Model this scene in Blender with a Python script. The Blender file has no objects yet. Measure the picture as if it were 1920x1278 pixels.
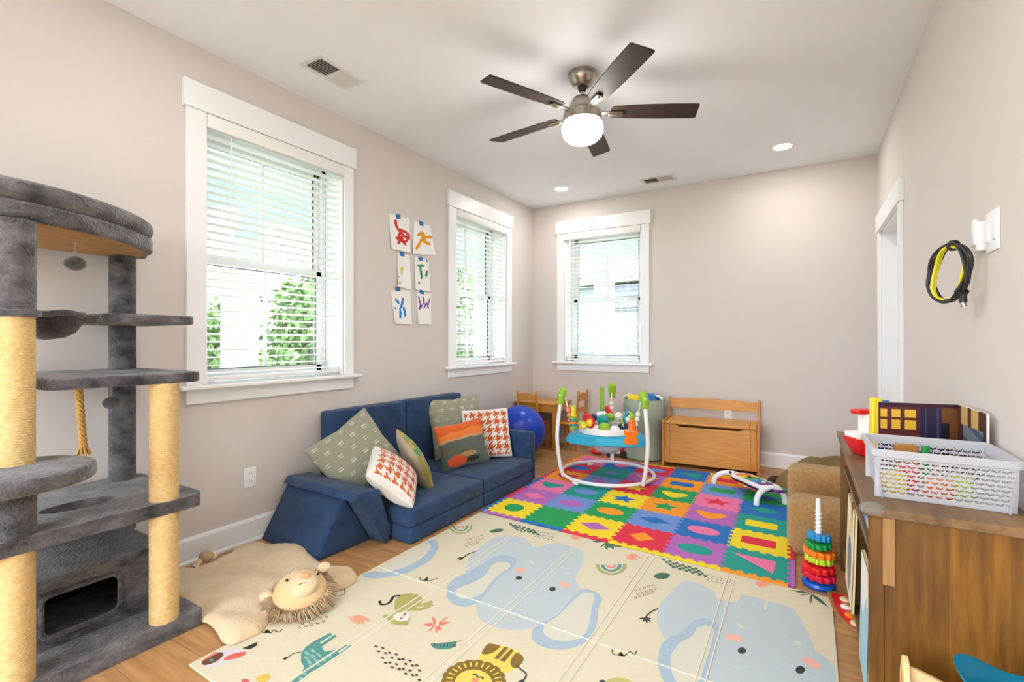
import bpy, bmesh, math, random
from mathutils import Vector, Matrix, noise
random.seed(7)
PI = math.pi
S = bpy.context.scene
C = S.collection
# ---------------------------------------------------------------- camera, sky, exposure
CAMH, YAW, FPX = 1.1663, math.radians(31.006), 913.34
cd = bpy.data.cameras.new('camera'); cam = bpy.data.objects.new('camera', cd); C.objects.link(cam)
cd.sensor_width = 36; cd.lens = FPX / 1920 * 36; cd.clip_start = .03; cd.clip_end = 300
cam.location = (0, 0, CAMH); cam.rotation_euler = (PI/2, 0, YAW); S.camera = cam
SKY = 8.0; CAN = 112.0; GLOBE = 24.0
wd = bpy.data.worlds.new('overcast_sky'); S.world = wd; wd.use_nodes = True
bg = wd.node_tree.nodes['Background']; bg.inputs[0].default_value = (.91, .94, 1.0, 1); bg.inputs[1].default_value = SKY
S.view_settings.view_transform = 'Standard'; S.view_settings.look = 'None'
S.view_settings.exposure = 0.76; S.view_settings.gamma = 1.0; S.view_settings.use_curve_mapping = False
S.cycles.caustics_reflective = False; S.cycles.caustics_refractive = False
LW, BW, RW, NW, CZ = -2.778, 5.110, .521, -1.9, 2.74       # room planes

cy_, sy_ = math.cos(YAW), math.sin(YAW)
def ray(u, v):
    r = (u-960)/FPX
    return Vector((cy_*r - sy_, sy_*r + cy_, -(v-638.92)/FPX))
def onz(u, v, z=0):
    d = ray(u, v); return d*((z-CAMH)/d.z) + Vector((0, 0, CAMH))
def onx(u, v, x):
    d = ray(u, v); return d*(x/d.x) + Vector((0, 0, CAMH))

# ---------------------------------------------------------------- materials
def lin(c):
    return tuple(((x/255)/12.92 if x/255 <= .04045 else ((x/255+.055)/1.055)**2.4) for x in c) + (1,)
MATS = {}
def mat(name, col, rough=.5, metal=0, var=None, bump=None, spec=.5, sheen=0, trans=0, rnd=0, coat=0):
    """var=(scale, second colour, stretch xyz); bump=(scale, strength)"""
    if name in MATS: return MATS[name]
    m = bpy.data.materials.new(name); m.use_nodes = True; MATS[name] = m
    nt = m.node_tree; N = nt.nodes; L = nt.links; b = N['Principled BSDF']
    b.inputs['Base Color'].default_value = lin(col); b.inputs['Roughness'].default_value = rough
    b.inputs['Metallic'].default_value = metal; b.inputs['Specular IOR Level'].default_value = spec
    b.inputs['Sheen Weight'].default_value = sheen; b.inputs['Transmission Weight'].default_value = trans
    b.inputs['Coat Weight'].default_value = coat
    tc = N.new('ShaderNodeTexCoord')
    colsock = None
    if var:
        sc, c2 = var[0], var[1]; st = var[2] if len(var) > 2 else (1, 1, 1)
        mp = N.new('ShaderNodeMapping'); mp.inputs['Scale'].default_value = st; L.new(tc.outputs['Object'], mp.inputs[0])
        if rnd:
            oi = N.new('ShaderNodeObjectInfo'); mu = N.new('ShaderNodeMath'); mu.operation = 'MULTIPLY'; mu.inputs[1].default_value = 37
            L.new(oi.outputs['Random'], mu.inputs[0]); cx = N.new('ShaderNodeCombineXYZ')
            L.new(mu.outputs[0], cx.inputs[0]); L.new(mu.outputs[0], cx.inputs[1]); L.new(cx.outputs[0], mp.inputs['Location'])
        nz = N.new('ShaderNodeTexNoise'); nz.inputs['Scale'].default_value = sc; nz.inputs['Detail'].default_value = 6
        nz.inputs['Roughness'].default_value = .6
        L.new(mp.outputs[0], nz.inputs['Vector'])
        cr = N.new('ShaderNodeValToRGB'); cr.color_ramp.elements[0].position = .33; cr.color_ramp.elements[1].position = .67
        cr.color_ramp.elements[0].color = lin(c2); cr.color_ramp.elements[1].color = lin(col)
        L.new(nz.outputs['Fac'], cr.inputs[0]); colsock = cr.outputs[0]
        if rnd:
            hs = N.new('ShaderNodeHueSaturation'); mr = N.new('ShaderNodeMapRange')
            mr.inputs['To Min'].default_value = 1-rnd; mr.inputs['To Max'].default_value = 1+rnd
            L.new(oi.outputs['Random'], mr.inputs['Value']); L.new(mr.outputs[0], hs.inputs['Value'])
            L.new(colsock, hs.inputs['Color']); colsock = hs.outputs[0]
        L.new(colsock, b.inputs['Base Color'])
    if bump:
        n2 = N.new('ShaderNodeTexNoise'); n2.inputs['Scale'].default_value = bump[0]; n2.inputs['Detail'].default_value = 4
        mp2 = N.new('ShaderNodeMapping'); mp2.inputs['Scale'].default_value = bump[2] if len(bump) > 2 else (1, 1, 1)
        L.new(tc.outputs['Object'], mp2.inputs[0]); L.new(mp2.outputs[0], n2.inputs['Vector'])
        bp = N.new('ShaderNodeBump'); bp.inputs['Strength'].default_value = bump[1]; bp.inputs['Distance'].default_value = .01
        L.new(n2.outputs['Fac'], bp.inputs['Height']); L.new(bp.outputs[0], b.inputs['Normal'])
    return m
def emit(name, col, st):
    m = bpy.data.materials.new(name); m.use_nodes = True; N = m.node_tree.nodes; b = N['Principled BSDF']
    b.inputs['Base Color'].default_value = (.9, .9, .9, 1)
    b.inputs['Emission Color'].default_value = lin(col); b.inputs['Emission Strength'].default_value = st; MATS[name] = m
    return m
def colmat(name, rough=.8, bump=None, sheen=0):
    """colour printed or woven into the surface, one colour per mesh face"""
    m = mat(name, (200, 200, 200), rough, bump=bump, sheen=sheen); N = m.node_tree.nodes
    a = N.new('ShaderNodeAttribute'); a.attribute_name = 'pattern'
    m.node_tree.links.new(a.outputs['Color'], N['Principled BSDF'].inputs['Base Color']); return m
def glassmat(name, tint=(.97, .99, .99), gl=.06):
    m = bpy.data.materials.new(name); m.use_nodes = True; N = m.node_tree.nodes; L = m.node_tree.links
    N.remove(N['Principled BSDF']); t = N.new('ShaderNodeBsdfTransparent'); t.inputs[0].default_value = tint + (1,)
    g = N.new('ShaderNodeBsdfGlossy'); g.inputs['Roughness'].default_value = .02
    mx = N.new('ShaderNodeMixShader'); mx.inputs[0].default_value = gl
    L.new(t.outputs[0], mx.inputs[1]); L.new(g.outputs[0], mx.inputs[2]); L.new(mx.outputs[0], N['Material Output'].inputs[0])
    MATS[name] = m; return m
def translucent(name, col, tr=.35, clear=.25, rough=.3):
    """milky plastic: part diffuse, part translucent, part see-through"""
    m = bpy.data.materials.new(name); m.use_nodes = True; N = m.node_tree.nodes; L = m.node_tree.links; b = N['Principled BSDF']
    b.inputs['Base Color'].default_value = lin(col); b.inputs['Roughness'].default_value = rough
    t = N.new('ShaderNodeBsdfTranslucent'); t.inputs[0].default_value = lin(col)
    c = N.new('ShaderNodeBsdfTransparent'); c.inputs[0].default_value = lin(col)
    m1 = N.new('ShaderNodeMixShader'); m1.inputs[0].default_value = tr
    m2 = N.new('ShaderNodeMixShader'); m2.inputs[0].default_value = clear
    L.new(b.outputs[0], m1.inputs[1]); L.new(t.outputs[0], m1.inputs[2]); L.new(m1.outputs[0], m2.inputs[1])
    L.new(c.outputs[0], m2.inputs[2]); L.new(m2.outputs[0], N['Material Output'].inputs[0]); MATS[name] = m; return m

# ---------------------------------------------------------------- objects
ROOT = {}
def mtx(loc, rz): return Matrix.Translation(loc) @ Matrix.Rotation(rz, 4, 'Z')
def tag(o, label=None, cat=None, group=None, kind=None):
    for k, v in (('label', label), ('category', cat), ('group', group), ('kind', kind)):
        if v: o[k] = v
    return o
def thing(name, label=None, cat=None, loc=(0, 0, 0), rz=0, group=None, kind=None):
    o = bpy.data.objects.new(name, None); C.objects.link(o); o.empty_display_size = .05
    o.location = loc; o.rotation_euler = (0, 0, rz); ROOT[o.name] = mtx(loc, rz)
    return tag(o, label, cat, group, kind)
def part(name, bm, m, parent=None, smooth=False, local=False, label=None, kind=None, ang=40, nofix=False):
    """bm in world coordinates (or in the thing's own with local=True) becomes one mesh object"""
    if parent is not None and not local: bm.transform(ROOT[parent.name].inverted())
    if not nofix: bmesh.ops.recalc_face_normals(bm, faces=bm.faces)
    me = bpy.data.meshes.new(name); bm.to_mesh(me); bm.free()
    for q in (m if isinstance(m, (list, tuple)) else [m]): me.materials.append(q)
    if smooth:
        me.polygons.foreach_set('use_smooth', [True]*len(me.polygons)); me.set_sharp_from_angle(angle=math.radians(ang))
    o = bpy.data.objects.new(name, me); C.objects.link(o)
    if parent is not None: o.parent = parent; ROOT[o.name] = ROOT[parent.name]
    else: ROOT[o.name] = Matrix.Identity(4)
    if label: o['label'] = label
    if kind: o['kind'] = kind
    return o
def solo(name, bm, m, label, cat, loc=(0, 0, 0), rz=0, group=None, smooth=False, kind=None, ang=40):
    """a thing that is a single mesh, its origin at its base"""
    bm.transform(mtx(loc, rz).inverted()); o = part(name, bm, m, None, smooth, ang=ang)
    o.location = loc; o.rotation_euler = (0, 0, rz); ROOT[o.name] = mtx(loc, rz)
    return tag(o, label, cat, group, kind)
def share(src, name, parent, M):
    """another piece with the same mesh, moved by M"""
    o = bpy.data.objects.new(name, src.data); C.objects.link(o); o.parent = parent; o.matrix_local = M; ROOT[o.name] = ROOT[parent.name]; return o
def copy_tree(o, parent=None):
    c = o.copy(); C.objects.link(c); c.parent = parent; ROOT[c.name] = ROOT[o.name]
    for ch in list(o.children): copy_tree(ch, c)
    return c
def B(): return bmesh.new()
def add(bm, verts, faces, mi=0, M=None):
    vs = [bm.verts.new(M @ Vector(v) if M else Vector(v)) for v in verts]; out = []
    for f in faces:
        try: q = bm.faces.new([vs[i] for i in f]); q.material_index = mi; out.append(q)
        except ValueError: pass
    return vs, out
def merge(bm, tmp, mi=0, M=None):
    if M: tmp.transform(M)
    for f in tmp.faces: f.material_index = mi
    me = bpy.data.meshes.new('t'); tmp.to_mesh(me); tmp.free(); bm.from_mesh(me); bpy.data.meshes.remove(me)
def box(bm, lo, hi, bev=0, seg=2, mi=0, M=None):
    t = B(); bmesh.ops.create_cube(t, size=1)
    s = [max(1e-5, abs(hi[i]-lo[i])) for i in range(3)]; c = [(hi[i]+lo[i])/2 for i in range(3)]
    bmesh.ops.transform(t, matrix=Matrix.Translation(c) @ Matrix.Diagonal((*s, 1)), verts=t.verts)
    if bev: bmesh.ops.bevel(t, geom=list(t.edges), offset=min(bev, min(s)*.49), segments=seg, profile=.5, affect='EDGES')
    merge(bm, t, mi, M)
def prism(bm, poly, z0, z1, mi=0, M=None, bev=0, seg=2):
    t = B(); n = len(poly)
    add(t, [(x, y, z0) for x, y in poly] + [(x, y, z1) for x, y in poly],
        [list(range(n))[::-1], list(range(n, 2*n))] + [[i, (i+1) % n, n+(i+1) % n, n+i] for i in range(n)])
    bmesh.ops.recalc_face_normals(t, faces=t.faces)
    if bev: bmesh.ops.bevel(t, geom=list(t.edges), offset=bev, segments=seg, profile=.5, affect='EDGES', clamp_overlap=True)
    merge(bm, t, mi, M)
def tube(bm, pts, r, n=8, mi=0, closed=False, M=None, cap=True):
    pts = [Vector(p) for p in pts]; m = len(pts); rr = r if isinstance(r, (list, tuple)) else [r]*m
    rings = []; up = None; vs = []
    for i, p in enumerate(pts):
        a = pts[(i-1) % m] if (closed or i > 0) else p; b = pts[(i+1) % m] if (closed or i < m-1) else p
        t = (b-a).normalized()
        if up is None: up = Vector((0, 0, 1)) if abs(t.z) < .9 else Vector((1, 0, 0))
        s = t.cross(up).normalized(); up = s.cross(t).normalized()
        for k in range(n):
            q = 2*PI*k/n; vs.append(p + (s*math.cos(q) + up*math.sin(q))*rr[i])
    fs = []
    for i in range(m if closed else m-1):
        j = (i+1) % m
        for k in range(n): l = (k+1) % n; fs.append([i*n+k, i*n+l, j*n+l, j*n+k])
    if cap and not closed: fs += [list(range(n)), list(range((m-1)*n, m*n))[::-1]]
    add(bm, vs, fs, mi, M)
def cyl(bm, p0, p1, r0, r1=None, n=20, mi=0, M=None): tube(bm, [p0, p1], [r0, r0 if r1 is None else r1], n, mi, M=M)
def lathe(bm, prof, c=(0, 0, 0), n=28, mi=0, M=None):
    vs = []; fs = []; m = len(prof)
    for k in range(n):
        q = 2*PI*k/n
        for r, z in prof: vs.append((c[0]+r*math.cos(q), c[1]+r*math.sin(q), c[2]+z))
    for k in range(n):
        l = (k+1) % n
        for i in range(m-1): fs.append([k*m+i, l*m+i, l*m+i+1, k*m+i+1])
    t = B(); add(t, vs, fs); bmesh.ops.remove_doubles(t, verts=t.verts, dist=1e-6); merge(bm, t, mi, M)
def ball(bm, c, r, mi=0, u=16, v=10, M=None):
    r = r if isinstance(r, (tuple, list)) else (r, r, r); t = B()
    bmesh.ops.create_uvsphere(t, u_segments=u, v_segments=v, radius=1)
    t.transform(Matrix.Translation(c) @ Matrix.Diagonal((*r, 1))); merge(bm, t, mi, M)
def frame_m(o, x, y, z):
    return Matrix(((x[0], y[0], z[0], o[0]), (x[1], y[1], z[1], o[1]), (x[2], y[2], z[2], o[2]), (0, 0, 0, 1)))
def catmull(p, k=6, closed=True):
    n = len(p); out = []
    for i in range(n if closed else n-1):
        g = lambda j: Vector(p[j % n]) if closed else Vector(p[min(max(j, 0), n-1)])
        a, b, c, d = g(i-1), g(i), g(i+1), g(i+2)
        for j in range(k):
            t = j/k
            out.append(.5*((2*b) + (c-a)*t + (2*a-5*b+4*c-d)*t*t + (3*b-a-3*c+d)*t**3))
    if not closed: out.append(Vector(p[-1]))
    return out
def bez(p, k=6, closed=False): return catmull(p, k, closed)
def disc(cx, cy, rx, ry=None, n=20, rot=0):
    ry = rx if ry is None else ry; c, s = math.cos(rot), math.sin(rot)
    return [(cx + rx*math.cos(2*PI*i/n)*c - ry*math.sin(2*PI*i/n)*s, cy + rx*math.cos(2*PI*i/n)*s + ry*math.sin(2*PI*i/n)*c) for i in range(n)]
def rrect(x0, y0, x1, y1, r, k=5):
    out = []
    for cx, cy, a in ((x1-r, y1-r, 0), (x0+r, y1-r, 90), (x0+r, y0+r, 180), (x1-r, y0+r, 270)):
        for i in range(k+1): q = math.radians(a + 90*i/k); out.append((cx+r*math.cos(q), cy+r*math.sin(q)))
    return out
def inside(p, poly):
    x, y = p; r = False; j = len(poly)-1
    for i in range(len(poly)):
        xi, yi = poly[i][0], poly[i][1]; xj, yj = poly[j][0], poly[j][1]
        if (yi > y) != (yj > y) and x < (xj-xi)*(y-yi)/(yj-yi)+xi: r = not r
        j = i
    return r
def near(p, poly, closed=True):
    best = 1e9; bp = p
    for i in range(len(poly) if closed else len(poly)-1):
        ax, ay = poly[i][0], poly[i][1]; bx, by = poly[(i+1) % len(poly)][0], poly[(i+1) % len(poly)][1]
        dx, dy = bx-ax, by-ay; l = dx*dx+dy*dy or 1e-12; t = max(0, min(1, ((p[0]-ax)*dx+(p[1]-ay)*dy)/l))
        qx, qy = ax+t*dx, ay+t*dy; d = (qx-p[0])**2+(qy-p[1])**2
        if d < best: best = d; bp = (qx, qy)
    return math.sqrt(best), bp
def puff(bm, poly, step, z0, hf, mi=0):
    """a soft sheet with the outline poly, height hf(x, y, distance to the edge), closed below"""
    xs = [p[0] for p in poly]; ys = [p[1] for p in poly]; nx = int((max(xs)-min(xs))/step)+2; ny = int((max(ys)-min(ys))/step)+2
    x0, y0 = min(xs)-step/2, min(ys)-step/2; cells = {(i, j) for i in range(nx) for j in range(ny) if inside((x0+(i+.5)*step, y0+(j+.5)*step), poly)}
    V = {}; cnt = {}
    for i, j in cells:
        for a, b in ((0, 0), (1, 0), (1, 1), (0, 1)): cnt[(i+a, j+b)] = cnt.get((i+a, j+b), 0)+1
    for k, n in cnt.items():
        p = (x0+k[0]*step, y0+k[1]*step); d, q = near(p, poly)
        if n < 4: V[k] = (bm.verts.new((*q, z0+.004)), bm.verts.new((*q, z0)))
        else: V[k] = (bm.verts.new((*p, z0+hf(p[0], p[1], d))), bm.verts.new((*p, z0)))
    ed = {}
    for i, j in cells:
        ks = [(i, j), (i+1, j), (i+1, j+1), (i, j+1)]
        bm.faces.new([V[k][0] for k in ks]).material_index = mi; bm.faces.new([V[k][1] for k in ks[::-1]]).material_index = mi
        for a in range(4):
            e = (ks[a], ks[(a+1) % 4]); r = (e[1], e[0])
            if r in ed: del ed[r]
            else: ed[e] = 1
    for a, b in ed: bm.faces.new([V[a][1], V[b][1], V[b][0], V[a][0]]).material_index = mi
def paint(bm, fn, mi=None):
    """stores fn(face) -> sRGB colour as the printed pattern"""
    lay = bm.loops.layers.float_color.new('pattern')
    for f in bm.faces:
        c = lin(fn(f))
        for l in f.loops: l[lay] = c

# ---------------------------------------------------------------- the room
M_wall = mat('wall_paint', (217, 209, 204), .85, bump=(300, .04))
M_ceil = mat('ceiling_paint', (246, 247, 251), .9, bump=(200, .05))
M_trim = mat('trim_white', (243, 244, 246), .35)
M_oak = mat('floor_oak', (198, 152, 102), .42, var=(3.0, (165, 118, 72), (.9, 9, 1)), bump=(60, .05, (.3, 6, 1)), rnd=.09)
M_gap = mat('floor_joint', (70, 48, 30), .8)
bm = B(); box(bm, (LW-.3, NW-.2, -.12), (RW+.3, BW+.3, -.014))
floor = part('floor', bm, M_gap, kind='structure', label='light oak plank floor')
rows = 0; y = NW
while y < BW:
    y1 = min(y+.19, BW); x = LW - random.uniform(0, 1.2)
    while x < RW:
        ln = random.uniform(1.0, 1.9); a, b_ = max(x, LW), min(x+ln, RW)
        if b_-a > .03:
            bm = B(); box(bm, (a+.0008, y+.0008, -.014), (b_-.0008, y1-.0008, random.uniform(-.0006, 0)))
            part('plank', bm, M_oak, floor)
        x += ln
    y = y1
bm = B(); box(bm, (LW-.3, NW-.2, CZ), (RW+.3, BW+.3, CZ+.15)); part('ceiling', bm, M_ceil, kind='structure')
WT = .24
H_T, H_B, ST_T, ST_B, AP_B = 2.537, 2.394, .932, .908, .832
OPEN_L = [(1.402, 2.322), (3.60, 4.50)]; OPEN_B = [(-2.368, -1.480)]
def wall_with_holes(name, Mw, s0, s1, holes):
    bm = B(); cur = s0
    for a, b_ in holes:
        box(bm, (cur, -WT, 0), (a, 0, CZ), M=Mw); box(bm, (a, -WT, 0), (b_, 0, ST_B), M=Mw); box(bm, (a, -WT, H_B), (b_, 0, CZ), M=Mw); cur = b_
    box(bm, (cur, -WT, 0), (s1, 0, CZ), M=Mw)
    return part(name, bm, M_wall, kind='structure')
ML = frame_m((LW, 0, 0), (0, 1, 0), (1, 0, 0), (0, 0, 1)); MBk = frame_m((0, BW, 0), (1, 0, 0), (0, -1, 0), (0, 0, 1))
MR = frame_m((RW, 0, 0), (0, 1, 0), (-1, 0, 0), (0, 0, 1))
wall_with_holes('wall_left', ML, NW-.2, BW+WT, OPEN_L); wall_with_holes('wall_back', MBk, LW, RW+.2, OPEN_B)
D0, D1, DH = 3.90, 4.80, 2.03
bm = B(); box(bm, (RW, NW-.2, 0), (RW+.16, D0, CZ)); box(bm, (RW, D0, DH), (RW+.16, D1, CZ)); box(bm, (RW, D1, 0), (RW+.16, BW, CZ))
part('wall_right', bm, M_wall, kind='structure')
GX0, GX1, GH = -2.45, .15, 2.25                                       # unseen glazed opening behind the camera, added to let in sky light
bm = B(); box(bm, (LW, NW-.2, 0), (GX0, NW, CZ)); box(bm, (GX1, NW-.2, 0), (RW, NW, CZ)); box(bm, (GX0, NW-.2, GH), (GX1, NW, CZ)); part('wall_front', bm, M_wall, kind='structure')
def baseboard(name, Mw, s0, s1):
    bm = B(); prism(bm, [(0, 0), (.016, 0), (.016, .118), (.010, .134), (0, .134)], s0, s1, M=Mw @ frame_m((0, 0, 0), (0, 1, 0), (0, 0, 1), (1, 0, 0)))
    prism(bm, [(.016, 0), (.030, 0), (.029, .012), (.016, .018)], s0, s1, M=Mw @ frame_m((0, 0, 0), (0, 1, 0), (0, 0, 1), (1, 0, 0)))
    part(name, bm, M_trim, kind='structure')
baseboard('baseboard_left', ML, NW, BW); baseboard('baseboard_back', MBk, LW, RW); baseboard('baseboard_right', MR, NW, D0-.11); 
# ---- windows and blinds
M_glass = glassmat('window_glass'); M_vinyl = mat('window_vinyl', (240, 241, 242), .3); M_gask = mat('window_gasket', (58, 60, 62), .6)
M_blind = mat('blind_white', (243, 242, 240), .4); M_cord = mat('blind_cord', (235, 233, 228), .7)
def window(n, Mw, hs, op, lbl):
    w = thing('window_%d' % n, lbl, None, Mw @ Vector(((op[0]+op[1])/2, 0, ST_T)), kind='structure')
    def P(name, boxes, m=M_trim, bev=.002, par=w):
        bm = B()
        for lo, hi in boxes: box(bm, lo, hi, bev, 1, M=Mw)
        return part(name, bm, m, par)
    P('header', [((hs[0], 0, H_B), (hs[1], .030, H_T))])
    P('side_casing', [((hs[0]+.016, 0, ST_T), (op[0], .020, H_B))]); P('side_casing', [((op[1], 0, ST_T), (hs[1]-.016, .020, H_B))])
    P('stool', [((hs[0]-.028, -.165, ST_B), (hs[1]+.028, .062, ST_T))], bev=.006); P('apron', [((hs[0]+.016, 0, AP_B), (hs[1]-.016, .018, ST_B))])
    P('jamb', [((op[0], -.175, ST_T), (op[0]+.012, .0, H_B)), ((op[1]-.012, -.175, ST_T), (op[1], 0, H_B)), ((op[0], -.175, H_B-.012), (op[1], 0, H_B))])
    a, b_ = op[0]+.012, op[1]-.012; z0, z1, zm = ST_T, H_B-.012, 1.635; c = (a+b_)/2
    P('outer_frame', [((a, -.24, z0), (a+.03, -.175, z1)), ((b_-.03, -.24, z0), (b_, -.175, z1)), ((a, -.24, z1-.03), (b_, -.175, z1)), ((a, -.24, z0), (b_, -.175, z0+.025))], M_vinyl)
    for nm, lo, hi, d0 in (('upper_sash', zm-.02, z1-.03, -.232), ('lower_sash', z0+.025, zm+.02, -.204)):
        d1 = d0+.026; e = .045
        s = P(nm, [((a+.03, d0, lo), (a+.03+e, d1, hi)), ((b_-.03-e, d0, lo), (b_-.03, d1, hi)), ((a+.03, d0, hi-e), (b_-.03, d1, hi)), ((a+.03, d0, lo), (b_-.03, d1, lo+e))], M_vinyl)
        P('gasket', [((a+.03+e, d0+.01, lo+e), (a+.034+e, d1+.001, hi-e)), ((b_-.034-e, d0+.01, lo+e), (b_-.03-e, d1+.001, hi-e)), ((a+.03+e, d0+.01, hi-e-.004), (b_-.03-e, d1+.001, hi-e)), ((a+.03+e, d0+.01, lo+e), (b_-.03-e, d1+.001, lo+e+.004))], M_gask, 0, s)
        P('pane', [((a+.03+e, d0+.011, lo+e), (b_-.03-e, d0+.014, hi-e))], M_glass, 0, s)
        P('muntin', [((c-.010, d0+.006, lo+e), (c+.010, d0+.020, hi-e))], M_vinyl, 0, s)
    return w
window(1, ML, (1.286, 2.415), OPEN_L[0], 'tall white-cased window beside the cat tree'); window(2, ML, (3.476, 4.607), OPEN_L[1], 'white-cased window on the left wall near the corner')
window(3, MBk, (-2.470, -1.376), OPEN_B[0], 'white-cased window on the back wall')
def blind(Mw, op, lbl, wand):
    a, b_ = op[0]+.014, op[1]-.014; base = Mw @ Vector(((a+b_)/2, -.045, ST_T))
    t = thing('window_blind', lbl, 'blind', base, group='white slatted window blinds')
    bm = B(); box(bm, (op[0]+.002, -.02, 2.318), (op[1]-.002, .026, 2.392), .006, 2, M=Mw); part('valance', bm, M_blind, t, True)
    bm = B(); box(bm, (a, -.075, 2.34), (b_, -.02, 2.385), M=Mw); part('headrail', bm, M_blind, t)
    z = 2.300; k = 0; src = None; pitch = .0437
    Ri = ROOT[t.name].inverted()
    while z > .985:
        if src is None:
            bm = B(); pr = [(-.025, -.004), (-.012, .0005), (0, .002), (.012, .0005), (.025, -.004), (.0248, -.0062), (0, -.001), (-.0248, -.0062)]
            q = math.radians(3); pr = [(x*math.cos(q)-y*math.sin(q), x*math.sin(q)+y*math.cos(q)) for x, y in pr]
            prism(bm, pr, a+.004, b_-.004, M=Mw @ frame_m((0, -.045, z), (0, 1, 0), (0, 0, 1), (1, 0, 0)))
            src = part('slat', bm, M_blind, t)
        else: share(src, 'slat', t, Matrix.Translation((0, 0, -k*pitch)))
        z -= pitch; k += 1
    bm = B(); box(bm, (a+.004, -.071, .948), (b_-.004, -.019, .968), .004, 2, M=Mw); part('bottom_rail', bm, M_blind, t)
    for f in (.17, .5, .83):
        s = a+(b_-a)*f; bm = B()
        for d in (-.072, -.018): cyl(bm, (s, d, .96), (s, d, 2.34), .0011, n=5, M=Mw)
        part('ladder_cord', bm, M_cord, t)
    s = a+(b_-a)*wand; bm = B(); cyl(bm, (s, -.008, 1.80), (s, -.012, 2.33), .0045, n=8, M=Mw); part('tilt_wand', bm, M_blind, t, True)
blind(ML, OPEN_L[0], 'white slatted blind hanging in the tall window behind the cat tree', .15)
blind(ML, OPEN_L[1], 'white slatted blind in the window right of the taped-up paintings', .17)
blind(MBk, OPEN_B[0], 'white slatted blind in the back wall window above the activity jumper', .06)
# ---- door on the right
M_door = mat('door_white', (238, 238, 237), .4); M_nick = mat('satin_nickel', (176, 168, 156), .28, 1, bump=(40, .03, (1, 1, 20)))
d = thing('door_1', 'white interior door with a satin nickel knob at the far right', None, (RW+.1, (D0+D1)/2, 0), kind='structure')
bm = B(); box(bm, (RW+.095, D0+.02, .01), (RW+.135, D1-.02, DH-.02)); dl = part('door_leaf', bm, M_door, d)
for (za, zb) in ((.22, .92), (1.08, 1.86)):
    bm = B(); box(bm, (RW+.090, D0+.14, za), (RW+.0951, D1-.14, zb), .004, 1); part('raised_panel', bm, M_door, dl)
bm = B(); box(bm, (RW-.001, D0, 0), (RW+.16, D0+.02, DH)); box(bm, (RW-.001, D1-.02, 0), (RW+.16, D1, DH)); box(bm, (RW-.001, D0, DH-.02), (RW+.16, D1, DH)); box(bm, (RW+.08, D0+.02, 0), (RW+.094, D0+.03, DH-.02)); part('jamb', bm, M_trim, d)
bm = B(); box(bm, (RW-.02, D0-.10, 0), (RW, D0-.004, DH), .002, 1); part('side_casing', bm, M_trim, d)
bm = B(); box(bm, (RW-.02, D1+.004, 0), (RW, D1+.10, DH), .002, 1); part('side_casing', bm, M_trim, d)
bm = B(); box(bm, (RW-.03, D0-.115, DH), (RW, D1+.115, DH+.14), .002, 1); part('header', bm, M_trim, d)
bm = B(); lathe(bm, [(.0, 0), (.032, 0), (.032, .006), (.012, .010), (.012, .03), (.026, .036), (.028, .055), (.022, .064), (0, .065)], M=frame_m((RW+.093, D0+.085, .955), (0, 1, 0), (0, 0, 1), (-1, 0, 0)))
part('knob', bm, M_nick, d, True)

g = thing('fill_light_door', 'wide glazed garden door in the wall opposite the back window', None, ((GX0+GX1)/2, NW-.1, 0), kind='structure')  # added door, never in view, brightens the room with daylight
for k in range(3):
    a_ = GX0+(GX1-GX0)*k/3; b_ = GX0+(GX1-GX0)*(k+1)/3; bm = B()
    for lo, hi in (((a_, 0), (a_+.06, GH)), ((b_-.06, 0), (b_, GH)), ((a_, 0), (b_, .1)), ((a_, GH-.08), (b_, GH))): box(bm, (lo[0], NW-.13, lo[1]), (hi[0], NW-.09, hi[1]), .003, 1)
    f = part('glazed_leaf', bm, M_vinyl, g); bm = B(); box(bm, (a_+.06, NW-.113, .1), (b_-.06, NW-.109, GH-.08)); part('pane', bm, M_glass, f)
bm = B(); box(bm, (-6, NW-7, -.25), (4, NW-.2, -.06)); tag(part('bounce_slab', bm, mat('bounce_slab_pale', (206, 202, 194), .8, var=(4, (192, 188, 180)))), kind='structure')  # pale slab added outside the unseen door to bounce skylight upward

# ---------------------------------------------------------------- outdoors, seen through the blinds
M_pw = mat('porch_white', (204, 211, 217), .6); M_pc = mat('porch_ceiling_paint', (190, 214, 212), .7)
M_grass = mat('lawn', (112, 130, 84), .9, var=(3, (90, 108, 62))); M_deck = mat('porch_deck', (206, 206, 204), .7)
bm = B(); box(bm, (-80, -60, -1.0), (60, 90, -.8)); tag(part('lawn', bm, M_grass), kind='structure', label='green lawn outside the windows')
PX, PY = -5.1, 7.44
bm = B(); box(bm, (PX-.2, -4, -.8), (LW-WT, PY+.2, -.1)); box(bm, (LW-WT, BW+WT, -.8), (3.5, PY+.2, -.1)); tag(part('porch_floor', bm, M_deck), kind='structure')
bm = B(); box(bm, (PX-.3, -4, 2.74), (LW-WT, PY+.3, 2.84)); box(bm, (LW-WT, BW+WT, 2.74), (3.5, PY+.3, 2.84)); tag(part('porch_ceiling', bm, M_pc), kind='structure')
bm = B(); box(bm, (PX-.15, -4, 2.46), (PX+.15, PY+.15, 2.74)); box(bm, (PX+.15, PY-.15, 2.46), (3.5, PY+.15, 2.74)); tag(part('porch_beam', bm, M_pw), kind='structure')
col0 = None
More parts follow.
